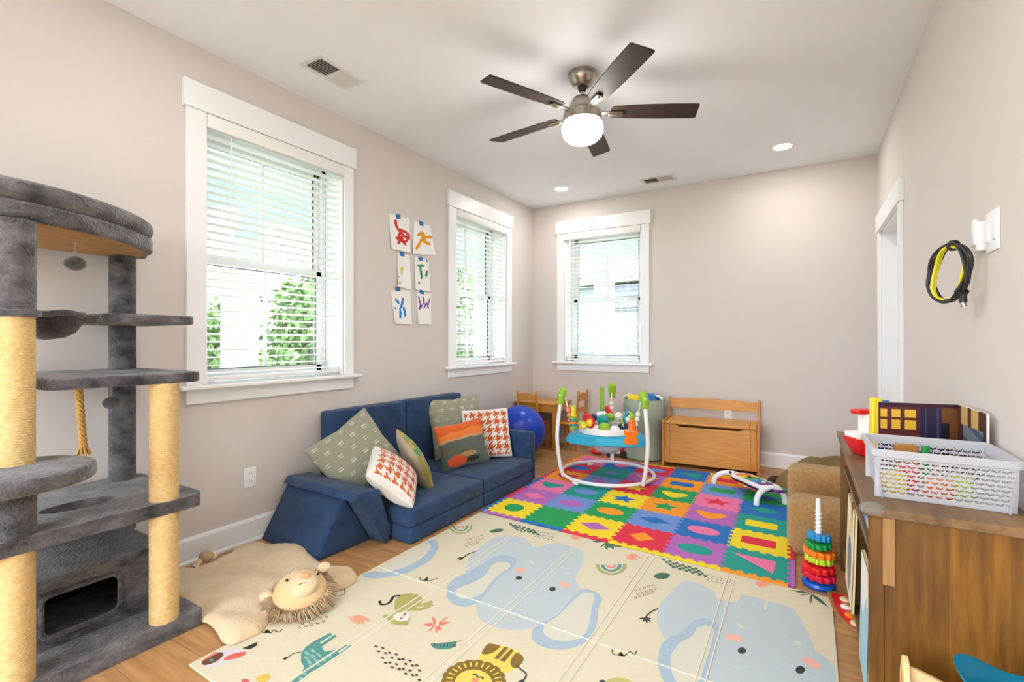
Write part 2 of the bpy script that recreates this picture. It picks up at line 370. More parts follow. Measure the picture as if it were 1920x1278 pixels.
for (x, y, lb) in ((PX, 2.92, 'square white porch column seen through the tall left window'), (PX, PY, 'square white porch column at the corner of the porch'), (-2.75, PY, 'square white porch column seen through the back window')):
    if col0 is None:
        col0 = thing('porch_column', lb, 'column', (x, y, -.1), group='porch columns')
        bm = B(); box(bm, (-.13, -.13, 0), (.13, .13, 2.56), .004, 1); part('shaft', bm, M_pw, col0, local=True)
        bm = B(); box(bm, (-.16, -.16, 0), (.16, .16, .2), .006, 1); part('base_block', bm, M_pw, col0, local=True)
        bm = B(); box(bm, (-.155, -.155, 2.28), (.155, .155, 2.33), .006, 1); box(bm, (-.16, -.16, 2.44), (.16, .16, 2.56), .006, 1); part('capital', bm, M_pw, col0, local=True)
    else:
        c2 = copy_tree(col0); c2.location = (x, y, -.1); tag(c2, lb)
def railing(p0, p1, lb):
    v = Vector(p1)-Vector(p0); L_ = v.length; t = thing('porch_railing', lb, 'railing', (*p0, -.1), math.atan2(v.y, v.x), group='porch railings')
    bm = B(); box(bm, (0, -.03, .93), (L_, .03, .985), .006, 1); part('top_rail', bm, M_pw, t, local=True)
    bm = B(); box(bm, (0, -.02, .12), (L_, .02, .17), .004, 1); part('bottom_rail', bm, M_pw, t, local=True)
    n = int(L_/.13); bm = B(); box(bm, (-.016, -.016, .17), (.016, .016, .93)); s = part('baluster', bm, M_pw, t, local=True); s.matrix_local = Matrix.Translation((L_/n*.5, 0, 0))
    for i in range(1, n): share(s, 'baluster', t, Matrix.Translation((L_/n*(i+.5), 0, 0)))
railing((PX, 3.08), (PX, PY-.16), 'white porch railing running along the side porch'); railing((PX+.16, PY), (-2.91, PY), 'white porch railing across the back porch')
railing((PX, .4), (PX, 2.76), 'white porch railing nearest the cat tree, left of the column')
M_leaf = mat('tree_leaves', (96, 128, 66), .7, var=(2, (58, 88, 44))); M_leaf2 = mat('tree_leaves_dark', (62, 84, 62), .7, var=(2, (40, 58, 46))); M_bark = mat('bark', (96, 78, 62), .9)
def tree(x, y, h, r, lb, m, seed):
    rn = random.Random(seed); t = thing('tree', lb, 'tree', (x, y, -.8), group='trees beyond the porch')
    bm = B(); tube(bm, [(0, 0, 0), (.1, 0, h*.35), (0, .1, h*.7)], [.14, .11, .05], 8); part('trunk', bm, M_bark, t, True, True)
    vs = []; fs = []
    for i in range(2600):
        while True:
            p = Vector((rn.uniform(-1, 1), rn.uniform(-1, 1), rn.uniform(-1, 1)))
            if .45 < p.length < 1: break
        w = 1+.35*noise.noise(p*2.3+Vector((seed, 0, 0))); p = Vector((p.x*r*w, p.y*r*w, h*.58+p.z*h*.44*w))
        u = Vector((rn.gauss(0, 1), rn.gauss(0, 1), rn.gauss(0, 1))).normalized(); v = u.orthogonal().normalized(); s = rn.uniform(.08, .17)
        b0 = len(vs); vs += [p-u*s, p+v*s*.55, p+u*s, p-v*s*.55]; fs.append([b0, b0+1, b0+2, b0+3])
    bm = B(); add(bm, vs, fs); part('foliage', bm, m, t, local=True, kind='stuff')
def far(u, dep): d = ray(u, 639); return d.x*dep, d.y*dep
for (u, dep, h, r, lb, m, sd) in ((573, 15, 3.9, 1.05, 'bright green tree right of the column in the tall window', M_leaf, 1), (398, 15, 3.0, .9, 'pale green tree left of the column in the tall window', M_leaf, 2), (515, 13, 1.7, .8, 'low round shrub below the bright green tree', M_leaf, 3),
        (868, 17, 4.3, 1.5, 'green tree seen through the window near the corner', M_leaf, 4), (872, 30, 7.6, 3.2, 'dark tree behind the green one near the corner', M_leaf2, 5), (1090, 19, 3.2, 1.1, 'green tree at the left of the back window', M_leaf, 6), (1082, 32, 6.0, 2.2, 'dark tree behind the green one in the back window', M_leaf2, 7), (500, 40, 6.0, 3, 'dark tree far off in the tall window', M_leaf2, 8), (600, 52, 5.6, 4.0, 'wide dark tree on the far horizon', M_leaf2, 9)):
    tree(*far(u, dep), h, r, lb, m, sd)
M_sid = mat('house_siding', (138, 150, 160), .7); M_roof = mat('house_roof', (150, 152, 158), .9); M_hg = mat('house_glass', (96, 108, 122), .15); M_sht = mat('roof_dark', (104, 112, 128), .8)
def house(x, y, rz, w, dpt, h, rh, lb, wins):
    t = thing('house', lb, 'building', (x, y, -.8), rz)
    bm = B(); box(bm, (-w/2, 0, 0), (w/2, dpt, h)); part('wall', bm, M_sid, t, local=True)
    k = int(h/.2); bm = B(); box(bm, (-w/2, -.012, .0), (w/2, 0, .19)); s = part('siding_board', bm, M_sid, t, local=True)
    for i in range(1, k): share(s, 'siding_board', t, Matrix.Translation((0, 0, .2*i)))
    bm = B(); prism(bm, [(-.5, h), (dpt/2, h+rh), (dpt+.5, h), (dpt+.5, h+.12), (dpt/2, h+rh+.14), (-.5, h+.12)], -w/2-.4, w/2+.4, M=frame_m((0, 0, 0), (0, 1, 0), (0, 0, 1), (1, 0, 0))); part('roof', bm, M_roof, t, local=True)
    for (a, b_, za, zb) in wins:
        bm = B()
        for lo, hi in (((a-.1, -.05, za-.1), (b_+.1, 0, za)), ((a-.1, -.05, zb), (b_+.1, 0, zb+.1)), ((a-.1, -.05, za), (a, 0, zb)), ((b_, -.05, za), (b_+.1, 0, zb)), ((a, -.045, (za+zb)/2-.03), (b_, 0, (za+zb)/2+.03)), (((a+b_)/2-.02, -.04, za), ((a+b_)/2+.02, 0, zb))): box(bm, lo, hi)
        f = part('window_frame', bm, M_pw, t, local=True); bm = B(); box(bm, (a, -.025, za), (b_, -.02, zb)); part('window_pane', bm, M_hg, f, local=True)
    return t
hx, hy = far(1165, 13.5)
h1 = house(hx+.4, hy, math.radians(-14), 4.6, 6, 3.55, .3, 'pale sided neighbouring house seen through the back window', [(-.25, .75, .9, 2.4), (-1.9, -1.1, .9, 2.4)])
bm = B(); prism(bm, [(-.75, 2.86), (1.0, 2.86), (1.0, 3.5), (-.35, 3.5)], 0, .28, M=frame_m((0, 0, 0), (1, 0, 0), (0, 0, 1), (0, -1, 0))); e = part('entry_roof', bm, M_sht, h1, local=True)
for k in range(4):
    bm = B(); box(bm, (-.7+.09*k, -.30, 2.88+.15*k), (1.02, -.28, 2.99+.15*k)); part('shingle_course', bm, M_sht, e, local=True)
hx, hy = far(505, 26)
house(hx, hy, math.radians(52), 11, 7, 2.2, 1.9, 'low white house with a grey roof seen through the tall window', [(-3, -1.8, .7, 1.7), (1, 2.4, .7, 1.7)])

# ---------------------------------------------------------------- ceiling fittings
M_globe = emit('lamp_globe', (255, 252, 248), GLOBE); M_can = emit('downlight_lens', (255, 252, 248), CAN)
M_blade = mat('fan_blade_walnut', (74, 60, 52), .55, var=(5, (50, 40, 35), (1, 1, 1)), spec=.25); M_dark = mat('blade_edge_dark', (40, 34, 30), .5)
FX, FY = -1.122, 2.672
fan = thing('ceiling_fan', 'five-blade ceiling fan with dark wood blades and a lit white globe', 'ceiling fan', (FX, FY, 2.3))
bm = B(); lathe(bm, [(0, 2.74), (.083, 2.74), (.083, 2.722), (.078, 2.718), (.078, 2.708), (.074, 2.70), (.058, 2.672), (.040, 2.660), (.028, 2.657), (0, 2.657)], (FX, FY, 0), 36); part('canopy', bm, M_nick, fan, True)
bm = B(); ball(bm, (FX, FY, 2.652), .026); part('hanger_ball', bm, M_dark, fan, True)
bm = B(); cyl(bm, (FX, FY, 2.60), (FX, FY, 2.65), .012, n=14); part('downrod', bm, M_nick, fan, True)
bm = B(); lathe(bm, [(0, 2.605), (.03, 2.603), (.055, 2.592), (.073, 2.565), (.08, 2.535), (.08, 2.520), (0, 2.52)], (FX, FY, 0), 36); part('motor_housing', bm, M_nick, fan, True)
bm = B(); lathe(bm, [(0, 2.52), (.095, 2.518), (.108, 2.51), (.113, 2.495), (.113, 2.452), (.106, 2.448), (0, 2.448)], (FX, FY, 0), 40); part('light_ring', bm, M_nick, fan, True)
bm = B(); lathe(bm, [(.10, 2.449), (.116, 2.440), (.121, 2.420), (.121, 2.395), (.108, 2.365), (.085, 2.345), (.05, 2.335), (0, 2.332)], (FX, FY, 0), 40); part('globe', bm, M_globe, fan, True, label='lit opal glass globe')
src = None
for k, ang in enumerate((29, 101, 173, 245, 317)):
    Mb = Matrix.Translation((FX, FY, 2.507)) @ Matrix.Rotation(math.radians(ang), 4, 'Z') @ Matrix.Rotation(math.radians(-11), 4, 'X')
    outline = [(.165, -.040), (.18, -.052), (.30, -.062), (.50, -.066), (.655, -.064), (.664, -.056), (.675, .055), (.668, .063), (.60, .064), (.45, .062), (.28, .056), (.18, .048), (.165, .038)]
    bm = B(); prism(bm, outline, 0, .007, M=Mb, bev=.0015, seg=1); part('blade', bm, M_blade, fan)
    bm = B(); box(bm, (.10, -.02, -.014), (.235, .02, -.001), .004, 2, M=Mb); box(bm, (.15, -.006, -.022), (.225, .006, -.013), .002, 1, M=Mb); part('blade_iron', bm, M_nick, fan, True)
def downlight(x, y, lb):
    t = thing('recessed_downlight', lb, 'downlight', (x, y, CZ), group='recessed ceiling downlights')
    bm = B(); lathe(bm, [(.066, -.003), (.092, -.003), (.097, -.001), (.097, .0), (.066, .0)], (x, y, CZ), 36); part('trim_ring', bm, M_trim, t, True)
    bm = B(); lathe(bm, [(0, -.004), (.060, -.004), (.066, -.001)], (x, y, CZ), 32); part('lens', bm, M_can, t, True)
downlight(-2.163, 4.586, 'small lit round downlight in the ceiling corner near the windows'); downlight(-.155, 4.515, 'small lit round downlight in the ceiling near the door')
downlight(-1.85, 1.05, 'lit round downlight in the ceiling between the fan and the cat tree'); downlight(-.25, 1.05, 'lit round downlight in the ceiling above the camera')  # unseen pair added to brighten the near half of the room
downlight(-2.1, -1.2, 'lit round downlight at the far end of the room, left'); downlight(-.2, -1.2, 'lit round downlight at the far end of the room, right')  # another unseen pair added for fill, behind the camera
M_vd = mat('vent_dark', (62, 60, 58), .8); M_vent = mat('vent_white', (228, 225, 220), .5)
def vent(x0, y0, x1, y1, along, lb):
    t = thing('ceiling_vent', lb, 'vent', ((x0+x1)/2, (y0+y1)/2, CZ), group='ceiling air vents')
    e = .028; bm = B(); box(bm, (x0+e, y0+e, CZ-.002), (x1-e, y1-e, CZ-.0005)); part('opening', bm, M_vd, t)
    bm = B(); z0, z1 = CZ-.007, CZ
    for lo, hi in (((x0, y0), (x1, y0+e)), ((x0, y1-e), (x1, y1)), ((x0, y0+e), (x0+e, y1-e)), ((x1-e, y0+e), (x1, y1-e))): box(bm, (*lo, z0), (*hi, z1), .002, 1)
    mid = (y0+y1)/2 if along == 'y' else (x0+x1)/2
    box(bm, (x0+e, mid-.006, z0), (x1-e, mid+.006, z1)) if along == 'y' else box(bm, (mid-.006, y0+e, z0), (mid+.006, y1-e, z1)); part('frame', bm, M_vent, t)
    n = 11
    for h in (0, 1):
        for i in range(n):
            bm = B(); tilt = math.radians((-50 if h else 50) if along == 'y' else (50 if h else -50))
            if along == 'y':
                c = (y0+e if h == 0 else mid+.006) + (i+.5)*((y1-y0)/2-e-.006)/n; Mv = Matrix.Translation(((x0+x1)/2, c, CZ-.006)) @ Matrix.Rotation(tilt, 4, 'X'); box(bm, (-(x1-x0)/2+e, -.005, -.0005), ((x1-x0)/2-e, .005, .0005), M=Mv)
            else:
                c = (x0+e if h == 0 else mid+.006) + (i+.5)*((x1-x0)/2-e-.006)/n; Mv = Matrix.Translation((c, (y0+y1)/2, CZ-.006)) @ Matrix.Rotation(-tilt, 4, 'Y'); box(bm, (-.005, -(y1-y0)/2+e, -.0005), (.005, (y1-y0)/2-e, .0005), M=Mv)
            part('louver', bm, M_vent, t)
vent(-2.462, 1.745, -2.277, 2.075, 'y', 'white ceiling vent above the tall window by the cat tree'); vent(-1.38, 4.70, -1.06, 4.88, 'x', 'white ceiling vent between the two far downlights')

# ---------------------------------------------------------------- cat tree
M_fur = mat('grey_plush', (120, 117, 119), .95, var=(11, (48, 48, 52), (1, 1, 1.6)), bump=(90, .9), sheen=.4, spec=.1)
M_furd = mat('grey_plush_hammock', (88, 86, 88), .95, var=(14, (48, 48, 52)), bump=(90, .8), sheen=.3, spec=.1)
M_board = mat('raw_fibreboard', (196, 152, 92), .7, var=(30, (178, 134, 78)))
M_sisal = mat('sisal_rope', (232, 202, 144), .9, var=(60, (212, 176, 114)), bump=(150, .35))
M_rope = mat('jute_rope', (205, 160, 88), .9, bump=(200, .4)); M_toy = mat('toy_spring', (180, 196, 196), .5)
cat = thing('cat_tree', 'tall grey plush cat tree with sisal posts beside the tall window', 'cat tree', (-2.43, .72, 0))
def plate(bm, outer, z0, z1, bev=.014, mi=0): prism(bm, outer, z0, z1, mi, bev=bev, seg=3)
def holed(bm, outer, inner, d0, d1, M=None, mi=0, hc=None):
    """plate between two outlines with the same centre, the inner one a hole"""
    n = 64; hc = hc or (sum(p[0] for p in inner)/len(inner), sum(p[1] for p in inner)/len(inner))
    def hit(poly, q):
        dx, dy = math.cos(q), math.sin(q); best = 0
        for i in range(len(poly)):
            a, b_ = poly[i], poly[(i+1) % len(poly)]; ex, ey = b_[0]-a[0], b_[1]-a[1]; den = dx*ey-dy*ex
            if abs(den) < 1e-12: continue
            t = ((a[0]-hc[0])*ey-(a[1]-hc[1])*ex)/den; u = ((a[0]-hc[0])*dy-(a[1]-hc[1])*dx)/den
            if t > 0 and -1e-6 <= u <= 1+1e-6: best = max(best, t)
        return (hc[0]+dx*best, hc[1]+dy*best)
    qs = sorted([2*PI*i/n for i in range(n)] + [math.atan2(p[1]-hc[1], p[0]-hc[0]) % (2*PI) for p in outer]); n = len(qs)
    O = [hit(outer, q) for q in qs]; I = [hit(inner, q) for q in qs]
    vs = [(x, y, d0) for x, y in O]+[(x, y, d1) for x, y in O]+[(x, y, d0) for x, y in I]+[(x, y, d1) for x, y in I]; fs = []
    for i in range(n):
        j = (i+1) % n
        fs += [[i, j, n+j, n+i], [2*n+i, 3*n+i, 3*n+j, 2*n+j], [i, 2*n+i, 2*n+j, j], [n+i, n+j, 3*n+j, 3*n+i]]
    add(bm, vs, fs, mi, M)
bm = B(); plate(bm, rrect(-2.73, .38, -2.125, 1.068, .02), 0, .065); part('base', bm, M_fur, cat, True)
A_, C_, B_ = (-2.178, .945), (-2.180, .520), (-2.655, .985)
def post(p, z0, z1, r, m, name):
    bm = B()
    if m is M_sisal:
        prof = []; n = int((z1-z0)/.0085)
        for i in range(n): z = z0+(z1-z0)*i/n; h = (z1-z0)/n; prof += [(r-.0012, z), (r+.0006, z+h*.3), (r+.0006, z+h*.7)]
        lathe(bm, prof+[(r-.001, z1)], (*p, 0), 32)
    else: lathe(bm, [(r, z0), (r, z1)], (*p, 0), 32)
    part(name, bm, m, cat, True, ang=80)
post(A_, .062, .492, .0485, M_sisal, 'sisal_post'); post(A_, .538, 1.0, .0485, M_sisal, 'sisal_post')
post(C_, .062, .492, .0485, M_sisal, 'sisal_post'); post(C_, .768, 1.245, .0485, M_sisal, 'sisal_post')
post(C_, .538, .725, .052, M_fur, 'plush_post'); post(C_, 1.262, 1.555, .0515, M_fur, 'plush_post'); post(B_, .315, 1.555, .050, M_fur, 'plush_post')
bm = B(); lathe(bm, [(.05, 1.243), (.062, 1.245), (.064, 1.255), (.062, 1.265), (.05, 1.267)], (*C_, 0), 28); part('plush_collar', bm, M_fur, cat, True)
# house
bm = B(); holed(bm, [(.515, .065), (.975, .065), (.975, .285), (.515, .285)], rrect(.618, .105, .85, .258, .03), -.012, .012, M=frame_m((-2.325, 0, 0), (0, 1, 0), (0, 0, 1), (1, 0, 0)))
hs = part('house_front', bm, M_fur, cat)
bm = B(); t_ = rrect(.618, .105, .85, .258, .03); tube(bm, [(-2.312, y, z) for y, z in t_], .009, 8, closed=True); part('doorway_trim', bm, M_fur, hs, True)
bm = B(); box(bm, (-2.72, .515, .065), (-2.337, .53, .285)); box(bm, (-2.72, .96, .065), (-2.337, .975, .285)); box(bm, (-2.72, .53, .065), (-2.705, .96, .285)); part('house_walls', bm, mat('house_inner_shade', (30, 29, 31), .95), cat)  # near-black colour puts the shade inside the doorway into the walls
bm = B(); plate(bm, rrect(-2.725, .49, -2.285, 1.0, .03), .283, .325); part('house_roof', bm, M_fur, cat, True)
bm = B(); holed(bm, rrect(-2.725, .36, -2.13, 1.075, .045), disc(-2.385, .745, .062, .115, 40), .49, .54); part('lower_shelf', bm, M_fur, cat)
bm = B(); plate(bm, disc(-2.10, .49, .205, .205, 40), .722, .77); part('round_perch', bm, M_fur, cat, True)
bm = B(); plate(bm, rrect(-2.725, .585, -2.135, 1.075, .05), 1.0, 1.04); part('middle_shelf', bm, M_fur, cat, True)
bm = B(); plate(bm, rrect(-2.725, .78, -2.235, 1.10, .05), 1.236, 1.272); box(bm, (-2.48, .66, 1.243), (-2.43, .80, 1.268), .01, 2); part('upper_shelf', bm, M_fur, cat, True)
bm = B(); lathe(bm, [(.105, 0), (.10, -.035), (.082, -.065), (.05, -.085), (0, -.092), (0, -.087), (.046, -.08), (.076, -.06), (.094, -.034), (.098, 0)], (-2.335, .635, 1.262), 24); hm = part('hammock', bm, M_furd, cat, True)
bm = B(); tube(bm, [(-2.335+.102*math.cos(q), .635+.102*math.sin(q), 1.263+.004*math.sin(5*q)) for q in [2*PI*i/32 for i in range(32)]], .011, 8, closed=True); part('hammock_rim', bm, M_fur, hm, True)
top = [tuple(v) for v in catmull([(-2.73, .15), (-2.45, .16), (-2.25, .22), (-2.165, .36), (-2.15, .5), (-2.175, .63), (-2.245, .78), (-2.36, .93), (-2.49, 1.035), (-2.62, 1.065), (-2.73, 1.06), (-2.735, .6)], 5)]
top = [(p[0], p[1]) for p in top]
bm = B(); plate(bm, top, 1.556, 1.618, .016); tp = part('top_perch', bm, M_fur, cat, True)
bm = B(); prism(bm, [((x+2.45)*.93-2.45, (y-.6)*.93+.6) for x, y in top], 1.551, 1.557); part('perch_board', bm, M_board, cat, label='bare fibreboard underside')
bm = B(); tube(bm, [((x+2.45)*.86-2.45, (y-.6)*.90+.6, 1.652) for x, y in top], .042, 10, closed=True); part('bolster', bm, M_fur, tp, True)
def pompom(x, y, z, z1, r):
    bm = B(); tube(bm, [(x+.004*math.cos(i*1.3), y+.004*math.sin(i*1.3), z1-(z1-z)*i/40) for i in range(41)], .0014, 5); sp = part('toy_string', bm, M_toy, cat, True)
    bm = B(); ball(bm, (x, y, z), (r, r, r*.85)); part('pompom', bm, M_fur, sp, True)
pompom(-2.44, .75, 1.468, 1.552, .034); pompom(-2.44, .866, .912, 1.0, .029)
bm = B()
for ph in (0, 2.1, 4.2): tube(bm, [(-2.43+.012*i/30+.007*math.cos(ph+i*.9), .757+.012*i/30+.007*math.sin(ph+i*.9), 1.0-.245*i/30) for i in range(31)], .0075, 6)
for i in range(9): q = i*.7; tube(bm, [(-2.418, .769, .765), (-2.418+.014*math.cos(q), .769+.014*math.sin(q), .745), (-2.418+.022*math.cos(q), .769+.022*math.sin(q), .722)], .004, 5)
part('hanging_rope', bm, M_rope, cat, True)

# ---------------------------------------------------------------- play couch
M_blue = mat('blue_microsuede', (50, 76, 112), .92, var=(9, (36, 58, 92)), bump=(240, .25), sheen=.15, spec=.15); M_zip = mat('seam_dark', (28, 42, 70), .9)
so = thing('play_couch', 'low blue fabric play couch of foam blocks under the paintings', 'couch', (-2.3, 2.8, 0))
for i, (y0, y1) in enumerate(((2.085, 2.822), (2.828, 3.535))):
    bm = B(); box(bm, (-2.655, y0, 0), (-1.925, y1, .094), .014, 3); part('base_block', bm, M_blue, so, True)
    bm = B(); box(bm, (-2.655, y0, .095), (-1.922, y1, .196), .022, 4); s = part('seat_cushion', bm, M_blue, so, True)
    bm = B(); box(bm, (-2.770, y0+.035-(.0 if i == 0 else .035), .0), (-2.652, y1+.0, .70), .02, 3); part('back_cushion', bm, M_blue, so, True)
bm = B(); tube(bm, catmull([(-2.2, 2.30), (-2.08, 2.30), (-2.08, 2.40), (-2.2, 2.40)], 4) and [(-2.22, 2.44, .1965), (-2.14, 2.44, .1965), (-2.14, 2.52, .1965)], .0022, 5); part('pocket_seam', bm, M_zip, so)
bm = B(); box(bm, (-2.655, 3.54, 0), (-1.95, 3.635, .405), .02, 3); part('armrest', bm, M_blue, so, True)
MYZ = frame_m((0, 0, 0), (0, 1, 0), (0, 0, 1), (1, 0, 0))
w_ = Matrix.Translation((-2.15, 1.85, 0)) @ Matrix.Rotation(math.radians(-3), 4, 'Z') @ Matrix.Translation((2.15, -1.85, 0))
bm = B(); prism(bm, [(1.665, 0), (2.025, 0), (1.848, .288), (1.828, .288)], -2.735, -2.195, M=w_ @ MYZ, bev=.010, seg=3)
solo('foam_wedge', bm, M_blue, 'blue triangular foam wedge standing at the near end of the couch', 'foam wedge', (-2.45, 1.85, 0), smooth=True)
bm = B(); prism(bm, [(1.800, .300), (1.832, .338), (1.985, .326), (2.078, .06), (2.045, .0), (2.030, 0), (1.852, .300)], -2.735, -2.075, M=w_ @ MYZ, bev=.012, seg=3)
solo('foam_bolster', bm, M_blue, 'blue foam armrest slab leaning between the wedge and the couch seat', 'foam block', (-2.4, 1.95, 0), smooth=True)

# ---------------------------------------------------------------- pillows
def pillow(name, lb, c, nrm, roll, w, h, th, front, back, m, N=48, pinch=.10, group='throw pillows on the couch'):
    n = Vector(nrm).normalized(); up = (Vector((0, 0, 1)) - n*n.z).normalized(); x = up.cross(n).normalized()
    q = math.radians(roll); X = x*math.cos(q)+up*math.sin(q); U = up*math.cos(q)-x*math.sin(q)
    Mx = frame_m(c, X, U, n); bm = B(); V = {}; info = {}
    for s in (1, -1):
        for i in range(N+1):
            for j in range(N+1):
                u, v = 2*i/N-1, 2*j/N-1
                if s == -1 and (i in (0, N) or j in (0, N)): V[(s, i, j)] = V[(1, i, j)]; continue
                k = 1-pinch*(1-(abs(u)*abs(v))**.7)*max(abs(u), abs(v))**6
                wr = .006*noise.noise(Vector((u*3, v*3, s*2+w*40)))
                z = s*th/2*((1-u*u)*(1-v*v))**.42 + wr*(1-u**8)*(1-v**8)
                V[(s, i, j)] = bm.verts.new(Mx @ Vector((u*w/2*k, v*h/2*k, z)))
        for i in range(N):
            for j in range(N):
                f = bm.faces.new([V[(s, i, j)], V[(s, i+1, j)], V[(s, i+1, j+1)], V[(s, i, j+1)]]); info[f] = (s, (i+.5)/N, (j+.5)/N)
    paint(bm, lambda f: front(*info[f][1:]) if info[f][0] == 1 else back(*info[f][1:]))
    zmin = min(v.co.z for v in bm.verts)
    o = solo(name, bm, m, lb, 'pillow', (c[0], c[1], zmin), group=group, smooth=True, ang=180)
    return o
M_pil = colmat('printed_cushion_cloth', .9, (250, .2), .3); M_knit = colmat('chunky_woven_cloth', .95, (160, .7), .3)
SAGE = (148, 148, 126); 
def sage(u, v):
    a, b_ = u*5, v*7; i = int(b_); a += .5*(i % 2); fa, fb = a % 1, b_ % 1
    return (208, 206, 190) if .25 < fa < .62 and (.34 < fb < .42 or .56 < fb < .64) else SAGE
plain = lambda c: (lambda u, v: c)
WHT, ORG = (240, 234, 226), (206, 92, 28)
def hound(u, v):
    if u < .05 or u > .95 or v < .05 or v > .95: return WHT
    x, y = int(u*48), int(v*48); p = (x % 8) < 4; q = (y % 8) < 4
    return (ORG if p else WHT) if (x-y) % 4 < 2 else (ORG if q else WHT)
def sunset(u, v):
    n = noise.noise(Vector((u*4, v*9, 3)))*.10
    v2 = v+n*.6+.12*(u-.5)*-.4
    if v2 > .80: return (212, 92, 22)
    if v2 > .66: return (226, 118, 44)
    if v2 > .60: return (196, 150, 104)
    if v2 > .34: return (86, 96, 88) if n > -.02 else (110, 92, 70)
    d = (u-.30)**2*1.2+(v-.16)**2*3
    if d < .045: return (214, 78, 30)
    if (u-.62)**2+(v-.14)**2*5 < .02: return (32, 34, 34)
    if (u-.5)**2*.6+(v-.27)**2*9 < .03: return (178, 136, 84)
    return (84, 96, 84)
def olive(u, v):
    n = noise.noise(Vector((u*4, v*4, 8)))
    return (70, 132, 70) if n > .2 else (168, 152, 40) if n > -.2 else (120, 140, 78)
pillow('throw_pillow', 'large sage green pillow with white dashes at the near end of the couch', (-2.475, 2.175, .425), (.86, -.38, .34), 31, .47, .45, .15, sage, plain(SAGE), M_pil, 110)
pillow('throw_pillow', 'orange and white houndstooth pillow tipped over at the near end of the couch', (-2.15, 2.165, .345), (.60, .27, .70), 21, .36, .34, .19, hound, plain((226, 216, 204)), M_knit, 96, .05)
pillow('throw_pillow', 'beige-backed olive painted pillow standing edge-on on the couch', (-2.275, 2.50, .345), (.50, .76, .42), 20, .38, .36, .13, olive, plain((176, 160, 136)), M_pil, 48)
pillow('throw_pillow', 'large sage green pillow with white dashes at the far end of the couch', (-2.525, 3.30, .445), (.88, -.38, .28), 2, .50, .50, .15, sage, plain(SAGE), M_pil, 110)
pillow('throw_pillow', 'orange and white houndstooth pillow upright at the far end of the couch', (-2.275, 3.375, .395), (.66, -.68, .32), 2, .40, .41, .14, hound, plain((226, 216, 204)), M_knit, 96, .05)
pillow('throw_pillow', 'orange sunset painting pillow in front of the far sage pillow', (-2.275, 3.035, .368), (.82, -.50, .30), 7, .40, .345, .11, sunset, plain((120, 110, 90)), M_pil, 64)

# ---------------------------------------------------------------- printed play mat
MZ = .008
M_mat = mat('play_mat_vinyl', (222, 214, 188), .45, bump=(45, .12)); M_mridge = mat('play_mat_fold', (236, 230, 212), .5)
pm = thing('play_mat', 'large cream folding play mat printed with elephants, giraffe and lion', 'play mat', (-.9, 1.8, 0))
def edge_x(y, a, b_): return a+(b_-a)*y
bm = B(); prism(bm, [(-1.895, .90), (.095, .845), (.105, 2.628), (-1.885, 2.722)], .0004, MZ, bev=.002, seg=1); part('mat_sheet', bm, M_mat, pm)
for x in (-1.487, -1.103, -.705, -.309):
    for d in (-.016, .016):
        bm = B(); tube(bm, [(x+d, .91, MZ+.0012), (x+d+.004, 1.8, MZ+.0012), (x+d, 2.625, MZ+.0012)], .0032, 6); part('fold_ridge', bm, M_mridge, pm, True)
bm = B(); tube(bm, [(-1.88, 1.79, MZ), (.09, 1.762, MZ)], .0026, 6); part('fold_ridge', bm, M_mridge, pm, True)
K5, K7, K7b, K8 = (320, 980, .35417), (900, 980, .36458), (780, 1080, .27083), (1180, 1040, .21875); K2 = (330, 1000, .1875)
def fl(K, pts, z=MZ): return [(lambda p: (p.x, p.y))(onz(K[0]+a*K[2], K[1]+b_*K[2], z)) for a, b_ in pts]
PC = {}
def pcol(c):
    if c not in PC: PC[c] = mat('print_%d_%d_%d' % c, c, .5, bump=(45, .12))
    return PC[c]
def printed(name, layers, lb=None):
    """layers of flat ink, each (colour, outline on the floor, smooth) a little above the one before"""
    bm = B(); ms = []
    for i, (c, poly, sm) in enumerate(layers):
        m = pcol(c)
        if m not in ms: ms.append(m)
        if sm: poly = [(p.x, p.y) for p in catmull([Vector((*q, 0)) for q in poly], 5)]
        z = MZ+.0003+.00008*i; add(bm, [(x, y, z) for x, y in poly], [list(range(len(poly)))], ms.index(m))
    for f in bm.faces:
        f.normal_update()
        if f.normal.z < 0: f.normal_flip()
    o = part(name, bm, ms, pm, nofix=True, label=lb); return o
def stroke(K, pts, w, k=4):
    p = [Vector((*q, 0)) for q in fl(K, pts)]; p = catmull(p, k, False) if len(p) > 2 else p; L_ = []; R_ = []
    for i, a in enumerate(p):
        t = (p[min(i+1, len(p)-1)]-p[max(i-1, 0)]).normalized(); n = Vector((-t.y, t.x, 0))*w/2; L_.append((a+n)[:2]); R_.append((a-n)[:2])
    return L_+R_[::-1]
BL, BL2, CRM, BLK, PNK = (190, 203, 211), (168, 190, 208), (216, 216, 200), (40, 40, 42), (240, 184, 168)
e5 = lambda L_: fl(K5, L_); e7 = lambda L_: fl(K7, L_); e8 = lambda L_: fl(K8, L_); e9 = lambda L_: fl(K7b, L_)
